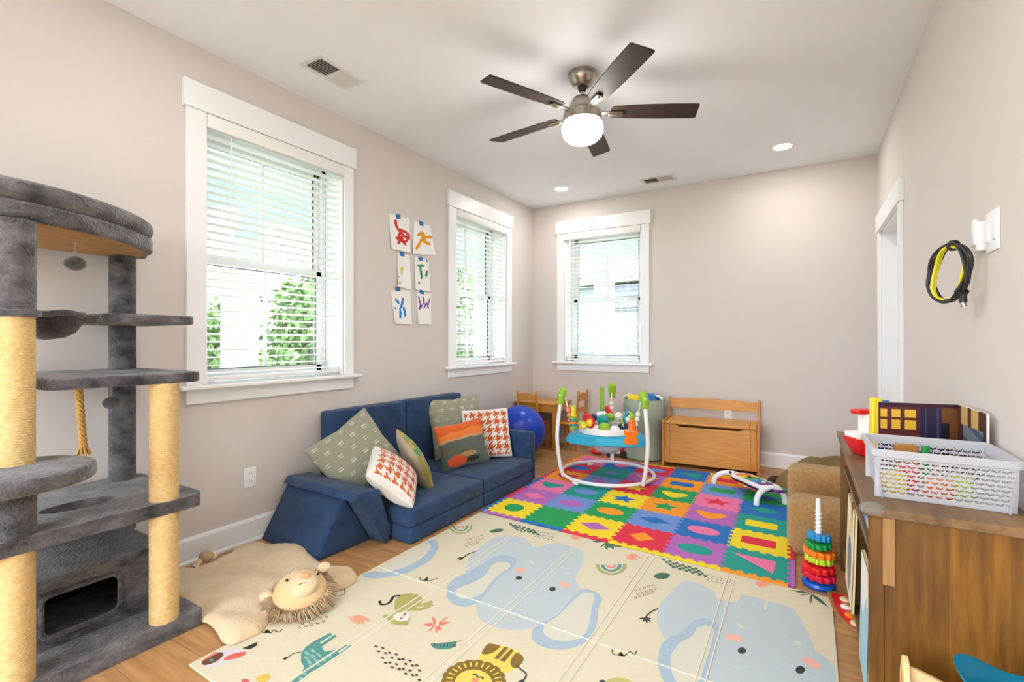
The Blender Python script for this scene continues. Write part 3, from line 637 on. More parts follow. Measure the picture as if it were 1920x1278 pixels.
printed('elephant_print', [
    (BL, e5([(1560, 262), (1562, 225), (1585, 180), (1635, 130), (1700, 85), (1790, 62)]) + e7([(160, 66), (225, 75), (255, 100), (268, 120), (310, 125), (345, 108), (410, 102), (480, 125), (535, 150), (530, 200), (505, 250), (485, 285), (510, 320), (515, 350), (470, 420), (400, 480), (320, 525), (250, 545), (170, 550), (90, 540), (30, 515)]) + e5([(1660, 530), (1625, 490), (1615, 430), (1600, 350)]), False),
    (BL2, e5([(1615, 425), (1560, 444), (1500, 430), (1462, 390), (1468, 330), (1510, 290), (1570, 262), (1640, 225), (1700, 185), (1770, 170), (1830, 190), (1810, 240), (1740, 290), (1690, 350), (1650, 400)]), True),
    (CRM, e5([(1790, 212), (1740, 205), (1700, 225), (1660, 280), (1590, 320), (1520, 345), (1505, 375), (1540, 400), (1600, 395), (1650, 370), (1690, 320), (1740, 270), (1795, 235)]), True),
    (BL2, e7([(515, 345), (570, 345), (610, 365), (628, 395), (610, 440), (600, 520), (570, 590), (520, 625), (440, 650), (350, 645), (290, 620), (265, 580), (275, 545), (320, 515), (400, 470), (450, 410)]), True),
    (CRM, e7([(520, 365), (570, 360), (590, 380), (575, 440), (560, 520), (530, 580), (470, 605), (400, 605), (345, 585), (325, 550), (350, 510), (400, 480), (460, 420)]), True),
    (BLK, e7(disc(200, 283, 17, 10)), False), (BLK, e7(disc(373, 340, 17, 11)), False), (PNK, e7(disc(206, 243, 30, 12, rot=.1)), False), (PNK, e7(disc(437, 318, 30, 14, rot=.35)), False),
    (CRM, e7([(252, 195), (268, 192), (280, 215), (262, 212)]), False), (CRM, e7([(432, 258), (450, 248), (460, 262)]), False),
    (BLK, stroke(K5, [(1618, 152), (1575, 165), (1540, 190), (1530, 192)], .008), False), (BLK, stroke(K5, [(1545, 182), (1518, 190)], .012), False), (BLK, stroke(K5, [(1545, 184), (1528, 200)], .010), False)] +
    [(CRM, stroke(K7, [(70+i*14, 470+(i % 3)*16), (84+i*14, 478+(i % 3)*16)], .006), False) for i in range(12)], 'pale blue elephant print in the middle of the mat')
printed('elephant_print', [
    (BL, e8([(480, 220), (400, 268), (320, 350), (260, 430), (235, 520), (245, 600), (280, 680), (315, 730), (360, 760), (500, 900), (640, 1080), (760, 1230), (1000, 1300), (1300, 1330), (1600, 1300), (1762, 1230), (1770, 1100), (1765, 985), (1720, 910), (1650, 860), (1585, 820), (1575, 760), (1540, 680), (1480, 570), (1410, 465), (1300, 420), (1170, 392), (1080, 362), (960, 340), (935, 380), (910, 410), (880, 405), (800, 390), (750, 365), (745, 330), (690, 292), (580, 240)]), False),
    (BL2, e8([(320, 722), (270, 780), (250, 860), (250, 950), (275, 1040), (330, 1130), (430, 1200), (560, 1190), (650, 1080), (700, 900), (760, 720), (760, 600), (690, 550), (600, 545), (530, 580), (430, 670)]), True),
    (CRM, e8([(722, 640), (660, 605), (590, 620), (540, 690), (440, 750), (372, 830), (350, 900), (365, 1000), (410, 1090), (500, 1130), (590, 1080), (650, 930), (700, 770)]), True),
    (BLK, e8(disc(965, 820, 36, 28)), False), (BLK, e8(disc(1465, 985, 41, 33)), False), (PNK, e8(disc(895, 710, 76, 30, rot=.15)), False), (PNK, e8(disc(1560, 925, 92, 34, rot=.42)), False),
    (CRM, e8([(915, 580), (945, 590), (992, 630), (940, 625)]), False), (CRM, e8([(1395, 745), (1440, 732), (1478, 765), (1435, 768)]), False), (CRM, e8([(1158, 370), (1175, 372), (1182, 470), (1155, 470)]), False),
    (BLK, stroke(K8, [(248, 460), (200, 480), (160, 510), (138, 540)], .007), False)] + [(BLK, stroke(K8, [(138, 540), q], .008), False) for q in ((88, 545), (120, 570), (150, 580), (180, 572), (185, 548))], 'pale blue elephant print at the right of the mat')
printed('elephant_ear_print', [(BL2, e5([(1030, 287), (1020, 272), (1080, 255), (1180, 225), (1280, 180), (1340, 110), (1380, 90), (1410, 100), (1416, 130), (1380, 190), (1310, 235), (1240, 270), (1150, 285), (1080, 294)]), True), (CRM, e5([(1090, 250), (1180, 215), (1270, 165), (1330, 115), (1370, 107), (1375, 135), (1330, 185), (1260, 225), (1170, 255), (1110, 262)]), True)])
TL, TL2 = (84, 148, 142), (140, 194, 184)
printed('giraffe_print', [(TL, e5([(690, 690), (715, 655), (765, 622), (845, 580), (857, 590), (790, 632), (795, 640), (868, 590), (880, 600), (800, 655), (815, 680), (870, 672), (928, 638), (938, 648), (885, 680), (895, 688), (952, 645), (963, 655), (880, 715), (800, 758), (735, 792), (690, 845), (620, 900), (560, 940), (540, 930), (620, 860), (685, 800), (708, 765), (690, 730)]), False), (BLK, stroke(K5, [(690, 682), (650, 692), (615, 715)], .005), False), (BLK, stroke(K5, [(615, 712), (598, 722)], .014), False)] +
    [(TL2, e5(disc(x, y, 16, 8, 8, .4)), False) for x, y in ((722, 690), (755, 678), (720, 715), (752, 705), (785, 700), (735, 738), (770, 728), (810, 725), (840, 705), (745, 760), (780, 750), (710, 800), (690, 825))], 'teal giraffe print near the lion rug')
OL = (176, 172, 100)
printed('monkey_print', [(OL, e5([(1185, 425), (1205, 388), (1250, 372), (1310, 380), (1335, 405), (1310, 440), (1260, 465), (1195, 470)]), True), (OL, stroke(K5, [(1290, 440), (1345, 430), (1385, 415)], .022), False), (OL, stroke(K5, [(1270, 455), (1330, 455), (1385, 430)], .022), False), (OL, e5(disc(1140, 495, 16, 11)), False), (OL, e5(disc(1242, 530, 18, 13)), False), (OL, e5(disc(1208, 505, 62, 34)), False), ((238, 236, 224), e5(disc(1222, 497, 44, 24)), False), (BLK, e5(disc(1240, 484, 6, 4)), False), (BLK, e5(disc(1222, 505, 6, 4)), False), (PNK, e5(disc(1228, 492, 7, 5)), False), (BLK, stroke(K5, [(1215, 385), (1180, 390), (1165, 415), (1140, 430), (1112, 430), (1108, 412)], .013), False)], 'olive monkey print')
CO = (232, 126, 108)
printed('flower_print', [(CO, e5([(1405, 540), ((1405+x)/2+6, (540+y)/2-10), (x, y), ((1405+x)/2-6, (540+y)/2+10)]), False) for x, y in ((1338, 535), (1385, 494), (1476, 492), (1482, 524), (1436, 572), (1408, 586), (1356, 578))] + [((250, 240, 225), e5(disc(1410, 538, 9, 6)), False)])
printed('leaf_print', [((78, 146, 140), e5([(1375, 640), (1420, 640), (1470, 634), (1515, 628), (1510, 655), (1470, 668), (1420, 670), (1388, 660)]), False), (BLK, stroke(K5, [(1375, 641), (1515, 628), (1538, 618)], .003), False)] + [(BLK, stroke(K5, [(1400+i*17, 640), (1395+i*17, 658)], .003), False) for i in range(7)])
BR, YL = (134, 104, 28), (232, 212, 96)
lion = [(YL, e9([(430, 600), (455, 530), (480, 480), (520, 466), (600, 482), (670, 500), (725, 535), (742, 570), (728, 605), (690, 635), (620, 668), (540, 700)]), True), (BR, e9([(456, 535), (470, 500), (500, 468), (545, 470), (583, 484), (545, 520), (500, 538)]), True), (BR, e9([(745, 575), (725, 610), (690, 635), (660, 620), (655, 585), (675, 550), (700, 530), (735, 548)]), True), (BR, e9([(612, 488), (640, 495), (570, 575), (538, 570)]), False), (BR, e9([(660, 500), (675, 515), (615, 592), (577, 583)]), False)]
for i in range(18): q = 2*PI*i/18; lion.append((BR, e9(disc(400+175*math.cos(q), 735+118*math.sin(q), 52, 38, 12)), False))
lion += [(BR, e9(disc(400, 735, 180, 120, 28)), False), (YL, e9(disc(398, 748, 132, 100, 28)), False), ((238, 150, 100), e9(disc(408, 722, 28, 16)), False), (BLK, stroke(K7b, [(390, 688), (415, 684), (430, 705)], .006), False), (BLK, stroke(K7b, [(430, 705), (455, 702), (467, 718)], .006), False), (BLK, stroke(K7b, [(695, 620), (730, 650), (765, 680), (742, 725)], .005), False), (BLK, e9([(705, 730), (735, 718), (750, 735), (720, 750)]), False)]
for i in range(14): q = PI*1.0+PI*1.0*i/13; lion.append((YL, stroke(K7b, [(400+150*math.cos(q), 738+108*math.sin(q)), (400+195*math.cos(q), 738+140*math.sin(q))], .006), False))
printed('lion_print', lion, 'yellow lion print with a brown mane')
printed('bird_print', [((218, 212, 220), e5([(165, 752), (230, 695), (320, 665), (400, 680), (330, 730), (230, 762)]), True), ((110, 64, 48), e5(disc(222, 718, 64, 22, rot=-.45)), False), ((76, 150, 150), e5(disc(215, 725, 12, 7)), False), (BLK, e5([(378, 664), (462, 628), (456, 640), (462, 645), (420, 670)]), False), ((224, 98, 88), e5(disc(340, 704, 62, 14, rot=-.28)), False), ((224, 120, 104), e5([(172, 724), (240, 682), (250, 690), (185, 724)]), False)], 'red and brown bird print at the near corner of the mat')
def rings(K, c, n, sx, sy, r, name, col=(120, 104, 70)):
    L_ = []
    for i in range(n):
        a = c[0]+(i % 5-2)*sx+(i//5 % 2)*sx*.5; b_ = c[1]+(i//5-1)*sy-(i % 5-2)*sy*.35
        L_ += [(col, fl(K, disc(a, b_, r, r*.62, 10)), False), ((222, 214, 188), fl(K, disc(a, b_, r*.6, r*.36, 10)), False)]
    printed(name, L_)
rings(K5, (745, 515), 15, 32, 24, 9, 'ring_dots_print'); rings(K5, (1605, 95), 14, 20, 17, 6, 'ring_dots_print'); rings(K7b, (1580, 105), 15, 30, 26, 10, 'ring_dots_print')
def dashes(K, pts, w, name, l=14): printed(name, [((70, 62, 50), stroke(K, [(x, y), (x+l, y+l*.5)], w), False) for x, y in pts])
dashes(K5, [(1080+i*36+(j % 2)*14, 650+i*17+j*26-(i % 2)*8) for i in range(7) for j in range(4) if not (i == 0 and j > 1)], .008, 'dash_print')
dashes(K8, [(660+i*40, 165+i*10+j*22) for i in range(6) for j in range(3)], .004, 'dash_print', 22); dashes(K7, [(275+i*22, 38+i*4+j*14) for i in range(5) for j in range(3)], .004, 'dash_print', 16)
GR = (56, 108, 84)
def cluster(K, c, n, sx, sy, r, name): printed(name, [(GR, fl(K, disc(c[0]+(i % 6)*sx+(i//6)*sx*.5, c[1]+(i % 6)*sx*.28+(i//6)*sy, r, r*.55, 8, .3)), False) for i in range(n)])
cluster(K8, (295, 40), 24, 55, 22, 17, 'berry_leaf_print'); cluster(K5, (1800, 5), 20, 24, 11, 9, 'berry_leaf_print')
for K, pts in ((K7, [(48, 45), (75, 32), (110, 30), (122, 38), (95, 48), (70, 50)]), (K8, [(210, 185), (235, 160), (290, 152), (345, 165), (340, 190), (300, 205), (250, 205)])): printed('leaf_print', [(GR, fl(K, pts), True)])
for K, c, s in ((K7, (675, 225), 1.0), (K5, (1535, 18), .8)):
    L_ = []
    for r, col in ((70, (168, 168, 104)), (44, (84, 148, 130)), (18, (224, 150, 136))): L_.append((col, stroke(K, [(c[0]+r*s*math.cos(q), c[1]+r*s*.65*math.sin(q)-(8 if K is K7 else 0)) for q in [PI*1.02-PI*1.08*i/8 for i in range(9)]], .019 if K is K7 else .013), False))
    printed('rainbow_print', L_)
for K, c, r in ((K5, (1000, 490), 60), (K7, (790, 160), 42), (K8, (1150, 225), 70), (K7, (495, 60), 32)):
    printed('coral_leaf_print', [((238, 158, 128), stroke(K, [c, (c[0]+r*math.cos(q), c[1]+r*.75*math.sin(q)+2)], .012), False) for q in (2.9, 2.5, 2.1, 1.7, 1.2, .6)])
def fern(K, base, tips, name): printed(name, [(GR, fl(K, [base, ((base[0]+x)/2+14, (base[1]+y)/2-6), (x, y), ((base[0]+x)/2-14, (base[1]+y)/2+8)]), False) for x, y in tips])
fern(K7, (650, 95), [(575, 92), (620, 128), (655, 138), (690, 135), (735, 128)], 'palm_leaf_print'); fern(K8, (1560, 330), [(1380, 300), (1455, 345), (1555, 420), (1640, 400), (1710, 450)], 'palm_leaf_print')
for K, pts in ((K5, [(1320, 285), (1325, 302), (1345, 300), (1360, 285), (1362, 304), (1390, 300), (1415, 290)]), (K5, [(470, 570), (495, 580), (510, 565), (530, 582), (545, 565), (570, 578), (592, 562)]), (K7b, [(1365, 490), (1360, 530), (1395, 545), (1420, 525), (1440, 550), (1485, 520), (1510, 545), (1528, 515)])): printed('squiggle_print', [((110, 104, 60), stroke(K, pts, .006, 6), False)])
printed('squiggle_print', [((60, 60, 60), stroke(K5, [(918, 345), (922, 370), (885, 388)], .005), False)])
printed('turtle_print', [((190, 190, 110), e9(disc(1400, 745, 100, 45)), False), (BLK, e9(disc(1290, 728, 22, 12)), False)]); printed('blossom_print', [((222, 190, 90), e5([(450, 825), (490, 800), (525, 800), (520, 830), (480, 845)]), True)]); printed('blossom_print', [((214, 96, 104), e5(disc(395, 835, 22, 10)), False)])

# ---------------------------------------------------------------- foam puzzle mat
pz = thing('foam_puzzle_mat', 'bright foam puzzle mat of interlocking shape tiles under the activity jumper', 'puzzle mat', (-1.872, 2.755, 0))
TS = .302; HH = .013
def pzp(x, y): return (-1.872 + x*.995 - .020*y, 2.755 + y*1.005 - .050*x)
PCOL = dict(y=(246, 220, 30), g=(10, 158, 86), r=(226, 36, 70), p=(182, 104, 190), t=(6, 158, 146), b=(10, 112, 196), l=(108, 148, 218), o=(252, 158, 30), k=(240, 122, 172))
PZM = {k: mat('foam_'+n, c, .75, bump=(400, .15)) for (k, c), n in zip(PCOL.items(), ('yellow', 'green', 'red', 'purple', 'teal', 'blue', 'light_blue', 'orange', 'pink'))}
TILES = ['yg:circle gg:none yp:diamond ro:square pt:oval tk:triangle', 'pk:diamond lp:oval go:oval lb:diamond bk:oval yr:rect', 'kt:heart tl:oval yb:star og:star po:heart ty:rect',
         'or:heart lp:star ry:star gy:heart kr:star bt:diamond', 'rb:oval tl:star po:triangle ob:rect lg:rect gb:diamond', 'kp:rect bk:heart rl:rect bt:triangle or:rect ky:none']
def zig(n=5, amp=.0115):
    P_ = [(0, 0)]
    for k in range(n):
        a = (k+.28)/n; b_ = (k+.72)/n; sg = 1 if k % 2 == 0 else 1
        P_ += [(a, -amp/2), (a-.012, amp), (b_+.012, amp), (b_, -amp/2)]
    return P_+[(1, 0)]
Z0 = zig()
def hline(i, j): return [((i+t)*TS, j*TS+o) for t, o in Z0]
def vline(i, j): return [(i*TS+o, (j+t)*TS) for t, o in Z0]
SHAPES = {'circle': disc(0, 0, .07, .07, 28), 'oval': disc(0, 0, .095, .062, 28), 'diamond': [(-.1, 0), (0, -.06), (.1, 0), (0, .06)], 'square': [(-.075, 0), (0, -.07), (.075, 0), (0, .07)],
          'rect': rrect(-.09, -.055, .09, .055, .018, 4), 'triangle': [(p.x, p.y) for p in catmull([Vector(q) for q in ((-.10, .062, 0), (-.09, .07, 0), (.085, .07, 0), (.095, .055, 0), (.085, -.07, 0), (.07, -.07, 0))], 3)],
          'star': [((.1 if i % 2 == 0 else .044)*math.cos(PI/2+i*PI/5), (.085 if i % 2 == 0 else .038)*math.sin(PI/2+i*PI/5)) for i in range(10)],
          'heart': [(p.x, p.y) for p in catmull([Vector(q) for q in ((0, -.075, 0), (.06, -.03, 0), (.098, .025, 0), (.07, .06, 0), (.0, .045, 0), (-.07, .06, 0), (-.098, .025, 0), (-.06, -.03, 0))], 4)], 'none': rrect(-.07, -.07, .07, .07, .02, 4)}
gap = .0008
for j, row in enumerate(TILES):
    for i, tk in enumerate(row.split()):
        cc, sh = tk.split(':'); o = hline(i, j)[:-1]+vline(i+1, j)[:-1]+hline(i, j+1)[::-1][:-1]+vline(i, j)[::-1][:-1]
        cx, cy = (i+.5)*TS, (j+.5)*TS; o = [pzp(cx+(x-cx)*.996, cy+(y-cy)*.996) for x, y in o]
        bm = B(); prism(bm, o, .0006, HH); tl = part('foam_tile', bm, PZM[cc[0]], pz)
        s = [pzp(cx+x, cy+y) for x, y in SHAPES[sh]]; bm = B(); prism(bm, s, HH-.002, HH+.0008 if sh != 'none' else HH+.0003); part('shape_inlay', bm, PZM[cc[1]], tl)
W_ = .030
for k in range(6):
    for side, cs in (('n', 'pbryyo'), ('f', 'okybyo'), ('w', 'brbroo'), ('e', 'prykgt')):
        c = cs[k]
        if side == 'n': o = hline(k, 0)+[((k+1)*TS, -W_), (k*TS, -W_)]
        elif side == 'f': o = hline(k, 6)+[((k+1)*TS, 6*TS+W_), (k*TS, 6*TS+W_)]
        elif side == 'w': o = vline(0, k)+[(-W_, (k+1)*TS), (-W_, k*TS)]
        else: o = vline(6, k)+[(6*TS+W_, (k+1)*TS), (6*TS+W_, k*TS)]
        bm = B(); prism(bm, [pzp(x, y) for x, y in o], .0006+(MZ+.0006 if side == 'n' else 0), HH+(.001 if side == 'n' else -.0004)); part('border_strip', bm, PZM[c], pz)

# ---------------------------------------------------------------- lion rug
M_lf = mat('lion_rug_plush', (232, 208, 172), .95, var=(7, (216, 188, 148)), bump=(120, .6), sheen=.4, spec=.1); M_mane = mat('lion_mane', (172, 146, 116), .95, var=(30, (206, 182, 150)), spec=.1); M_face = mat('lion_face_velvet', (214, 178, 128), .95, var=(9, (228, 196, 150)), sheen=.3, spec=.1)
M_bk = mat('black_thread', (28, 26, 26), .7); M_nose = mat('lion_nose', (208, 160, 112), .8)
lr = thing('lion_rug', 'flat beige plush lion rug with a maned head beside the cat tree', 'rug', (-2.3, 1.4, 0))
out = fl(K2, [(-90, 420), (36, 335), (150, 340), (230, 330), (350, 298), (430, 255), (560, 215), (550, 185), (600, 140), (700, 112), (830, 82), (885, 88), (930, 115), (1000, 112), (1100, 97), (1175, 102), (1270, 140), (1350, 200), (1450, 285), (1560, 338), (1700, 357), (1780, 372), (1810, 412), (1800, 460), (1740, 502), (1650, 542), (1550, 565), (1450, 640), (1250, 760), (1080, 810), (940, 850), (915, 880), (890, 925), (820, 980), (700, 1032), (590, 1083), (520, 1083), (460, 1058), (432, 1010), (400, 955), (330, 880), (240, 850), (120, 770), (36, 700), (-60, 620)], .02)
out = [(max(p[0], LW+.035), p[1]) for p in out]
out = [(p.x, p.y) for p in catmull([Vector((*q, 0)) for q in out], 3)]
paws = [Vector((*q, 0)) for q in fl(K2, [(1640, 440), (620, 960), (1130, 180), (640, 200)], .02)]
def rh(x, y, d):
    pw = sum(.020*math.exp(-((x-p.x)**2+(y-p.y)**2)/.012) for p in paws)
    return .004+(.016+.011*noise.noise(Vector((x*7, y*7, 2)))+pw+.004*noise.noise(Vector((x*22, y*22, 5))))*min(1, d/.03)**.5
bm = B(); puff(bm, out, .016, .010, rh); part('body', bm, M_lf, lr, True, ang=180)
hc = onz(330+1235*.1875, 1000+575*.1875, .07); rgt = Vector((cy_, sy_, 0)); fwd = Vector((-sy_, cy_, 0))
Mm = frame_m(hc, rgt, fwd, (0, 0, 1)) @ Matrix.Rotation(.28, 4, 'X'); Mh = frame_m(hc, rgt, fwd, (0, 0, 1)) @ Matrix.Rotation(.55, 4, 'X')
bm = B(); ball(bm, (0, 0, -.008), (.115, .102, .066), u=24, v=14, M=Mh)
hd = part('head', bm, M_face, lr, True)
bm = B(); ball(bm, (.030, .0, .048), (.064, .056, .034), M=Mh); part('muzzle', bm, M_lf, hd, True)
bm = B(); ball(bm, (.036, .020, .078), (.022, .017, .012), M=Mh); part('nose', bm, M_nose, hd, True)
bm = B()
for x, y in ((-.045, .012), (.075, .050)): ball(bm, (x, y, .062 if x < 0 else .050), .006, M=Mh)
tube(bm, [(.022, -.020, .0795), (.036, -.014, .081), (.052, -.008, .078)], .0016, 5, M=Mh); part('stitched_features', bm, M_bk, hd, True)
for x, y in ((-.135, -.025), (.07, .115)):
    bm = B(); ball(bm, (x, y, .0), (.03, .026, .018), M=Mh); part('ear', bm, M_lf, hd, True)
rn = random.Random(5); bm = B()
for i in range(1800):
    q = rn.uniform(0, 2*PI); el = rn.uniform(-.6, .25); r0 = .104
    p = Vector((r0*math.cos(q), r0*math.sin(q), -.012+.03*el)); dr = Vector((math.cos(q+rn.uniform(-.5, .5)), math.sin(q+rn.uniform(-.5, .5)), el*.7)); L_ = rn.uniform(.03, .058)*(1.1 if math.sin(q) < 0 else .85)
    p1 = p+dr*L_*.5+Vector((0, 0, .008)); p2 = p+dr*L_+Vector((rn.uniform(-.012, .012), rn.uniform(-.012, .012), -.012)); p2.z = max(p2.z, -.045)
    q3 = [Mm @ v for v in (p, p1, p2)]
    for v in q3: v.z = max(v.z, .014)
    tube(bm, q3, [.0022, .002, .0006], 3, cap=False)
part('mane', bm, M_mane, lr, True, kind='stuff')
tp_ = [onz(330+a*.1875, 1000+b_*.1875, z) for a, b_, z in ((180, 340, .03), (240, 270, .05), (300, 225, .06), (360, 215, .055), (395, 250, .04))]
tp_ = [Vector((max(p.x, LW+.05), p.y, p.z)) for p in tp_]
bm = B(); tube(bm, bez(tp_, 4), .014, 8); tl_ = part('tail', bm, M_lf, lr, True); bm = B(); ball(bm, tp_[2], (.03, .035, .03)); part('tail_tuft', bm, M_mane, tl_, True)

# ---------------------------------------------------------------- ball, child's table and chairs
M_ball = mat('blue_rubber', (8, 66, 200), .28, spec=.5, bump=(30, .02)); bx_, by_, br_ = -2.475, 4.275, .257
bm = B(); ball(bm, (bx_, by_, br_), br_, u=48, v=28)
for k in (-.06, -.02, .02, .06): tube(bm, [(bx_+math.sqrt(br_**2-k*k)*math.cos(q)*1.001, by_+math.sqrt(br_**2-k*k)*math.sin(q)*1.001, br_+k) for q in [2*PI*i/64 for i in range(64)]], .0022, 5, closed=True)
solo('exercise_ball', bm, M_ball, 'large shiny blue exercise ball behind the far arm of the couch', 'ball', (bx_, by_, 0), smooth=True)
M_pine = mat('honey_pine', (224, 164, 76), .42, var=(5, (202, 134, 50), (1.2, 14, 14)), coat=.2); M_pinev = mat('honey_pine_upright', (216, 152, 68), .42, var=(5, (192, 122, 44), (14, 14, 1.2)), coat=.2)
tb = thing('kids_table', "small honey pine child's table in the corner under the windows", 'table', (-2.515, 4.865, 0))
bm = B(); box(bm, (-2.768, 4.645, .482), (-2.262, 5.085, .502), .006, 2); part('table_top', bm, M_pine, tb, True)
for x in (-2.74, -2.31):
    for y in (4.67, 5.02): bm = B(); box(bm, (x, y, 0), (x+.036, y+.036, .482), .004, 1); part('leg', bm, M_pinev, tb)
for lo, hi in (((-2.70, 4.675, .40), (-2.31, 4.69, .482)), ((-2.70, 5.035, .40), (-2.31, 5.05, .482)), ((-2.735, 4.70, .40), (-2.72, 5.02, .482)), ((-2.295, 4.70, .40), (-2.28, 5.02, .482))): bm = B(); box(bm, lo, hi); part('apron', bm, M_pine, tb)
ch = thing('kids_chair', "small honey pine child's chair pushed in at the front of the child's table", 'chair', (-2.552, 4.70, 0), 0, 'honey pine children chairs')
bm = B(); box(bm, (-.13, -.125, .275), (.13, .14, .293), .006, 2); part('seat', bm, M_pine, ch, True, True)
for sx in (-1, 1):
    bm = B(); tube(bm, [(sx*.115, -.12, 0), (sx*.115, -.115, .29), (sx*.115, -.14, .60), (sx*.115, -.142, .635)], [.017, .017, .016, .012], 4); part('leg', bm, M_pinev, ch, False, True)
    bm = B(); box(bm, (sx*.115-.016, .10, 0), (sx*.115+.016, .132, .276), .003, 1); part('leg', bm, M_pinev, ch, False, True)
arch = [(-.11, .53)]+[(-.11+.22*i/8, .590+.024*math.sin(PI*i/8)) for i in range(9)]+[(.11, .53)]
bm = B(); prism(bm, arch, -.148, -.134, M=frame_m((0, 0, 0), (1, 0, 0), (0, 0, 1), (0, 1, 0))); part('top_slat', bm, M_pine, ch, False, True)
bm = B(); box(bm, (-.11, -.138, .40), (.11, -.124, .46)); part('back_slat', bm, M_pine, ch, False, True)
bm = B(); box(bm, (-.11, -.122, .235), (.11, -.108, .275)); box(bm, (-.11, .11, .235), (.11, .122, .275)); part('seat_rail', bm, M_pine, ch, False, True)
c2 = copy_tree(ch); c2.location = (-2.185, 4.885, 0); c2.rotation_euler.z = PI/2; tag(c2, "small honey pine child's chair side-on at the right end of the child's table")
# ---- toy chest bench
tx = thing('toy_chest', 'honey pine toy chest bench with a slatted backrest against the back wall', 'toy chest', (-1.15, 4.635, 0), math.radians(3.2))
TW, TD = .82, .40
def tp(name, lo, hi, m=M_pine, bev=.004, par=None, **k):
    bm = B(); box(bm, lo, hi, bev, 1); return part(name, bm, m, par or tx, local=True, **k)
tp('side_panel', (0, .0, 0), (.022, TD, .425), M_pinev); tp('side_panel', (TW-.022, 0, 0), (TW, TD, .425), M_pinev)
tp('back_post', (0, TD-.03, .425), (.022, TD, .612), M_pinev); tp('back_post', (TW-.022, TD-.03, .425), (TW, TD, .612), M_pinev)
bm = B(); prism(bm, [(.022, .505)]+[(.022+.776*i/10, .590+.016*math.sin(PI*i/10)) for i in range(11)]+[(.798, .505)], TD-.026, TD-.008, M=frame_m((0, 0, 0), (1, 0, 0), (0, 0, 1), (0, 1, 0))); part('back_rail', bm, M_pine, tx, local=True)
fp = tp('front_panel', (.06, .016, .075), (TW-.06, .026, .36))
for lo, hi, m in (((.022, .006, .035), (.075, .028, .395), M_pinev), ((TW-.075, .006, .035), (TW-.022, .028, .395), M_pinev), ((.075, .006, .035), (TW-.075, .028, .085), M_pine)): tp('front_frame', lo, hi, m)
bm = B(); prism(bm, [(.075, .35), (TW-.075, .35), (TW-.075, .395), (TW-.11, .395)]+[(TW-.11-(TW-.22)*i/12, .395-.020*min(1, 4*math.sin(PI*i/12))) for i in range(1, 12)]+[(.11, .395), (.075, .395)], .006, .028, M=frame_m((0, 0, 0), (1, 0, 0), (0, 0, 1), (0, 1, 0))); part('front_frame', bm, M_pine, tx, local=True)
tp('lid', (.026, -.012, .398), (TW-.08, TD-.035, .420), bev=.006); tp('lid_rail', (TW-.078, -.012, .398), (TW-.024, TD-.035, .420))
tp('bottom', (.022, .03, .05), (TW-.022, TD-.02, .062)); tp('back_panel', (.022, TD-.02, .035), (TW-.022, TD-.006, .42))
# ---- hamper
M_ham = mat('sage_canvas', (178, 192, 174), .9, var=(10, (162, 178, 158)), bump=(220, .3)); M_handle = mat('cotton_handle', (236, 232, 222), .9)
hx, hy = -1.385, 4.872
hp = thing('laundry_hamper', 'tall sage canvas hamper full of toys beside the toy chest', 'hamper', (hx, hy, 0))
bm = B(); prof = [(.0, 0), (.175, 0), (.190, .012)]+[(.190+.010*math.sin(9*k)*.4+.012*k, .012+.578*k) for k in [i/12 for i in range(1, 13)]]+[(.196, .59), (.185, .30), (.180, .02), (0, .02)]
lathe(bm, prof, (hx, hy, 0), 36)
for v in bm.verts: n = noise.noise(v.co*6); v.co.x += .012*n; v.co.y += .012*noise.noise(v.co*6+Vector((9, 0, 0)))
part('bag', bm, M_ham, hp, True)
for sx in (-1, 1):
    bm = B(); tube(bm, bez([(hx+sx*.185, hy-.07, .54), (hx+sx*.19, hy-.05, .60), (hx+sx*.12, hy-.02, .635), (hx+sx*.17, hy+.06, .60), (hx+sx*.185, hy+.07, .54)], 6), .008, 8); part('handle', bm, M_handle, hp, True)
PL = {n: mat('plastic_'+n, c, .35) for n, c in dict(yellow=(240, 212, 40), blue=(18, 110, 190), red=(222, 30, 36), white=(244, 243, 242), green=(146, 194, 36), orange=(250, 124, 22), teal=(20, 158, 160), aqua=(22, 168, 206), navy=(34, 44, 92), grey=(150, 156, 160), crimson=(214, 28, 66), lime=(190, 214, 44), black=(24, 24, 26), purple=(112, 52, 140), dgreen=(20, 148, 70), dblue=(14, 92, 200), skyblue=(30, 140, 206), cream=(240, 222, 176)).items()}
def toy(name, lb, m, c, sz, rz, cat='toy', grp=None, bev=.02, tilt=0):
    bm = B(); box(bm, [-s/2 for s in sz], [s/2 for s in sz], bev, 3, M=Matrix.Translation(c) @ Matrix.Rotation(rz, 4, 'Z') @ Matrix.Rotation(tilt, 4, 'X'))
    return solo(name, bm, m, lb, cat, (c[0], c[1], c[2]-sz[2]/2), smooth=True, group=grp)
toy('toy_bucket', 'yellow plastic toy sticking out of the sage hamper', PL['yellow'], (hx-.09, hy-.05, .325), (.12, .09, .61), .3, bev=.03)
toy('toy_block', 'blue plastic toy sticking out of the sage hamper', PL['blue'], (hx+.06, hy+.02, .33), (.16, .10, .62), -.2, bev=.015)
toy('toy_tray', 'white plastic toy wedged between yellow and blue toys in the hamper', PL['white'], (hx-.01, hy-.06, .32), (.04, .12, .60), .6, bev=.015)

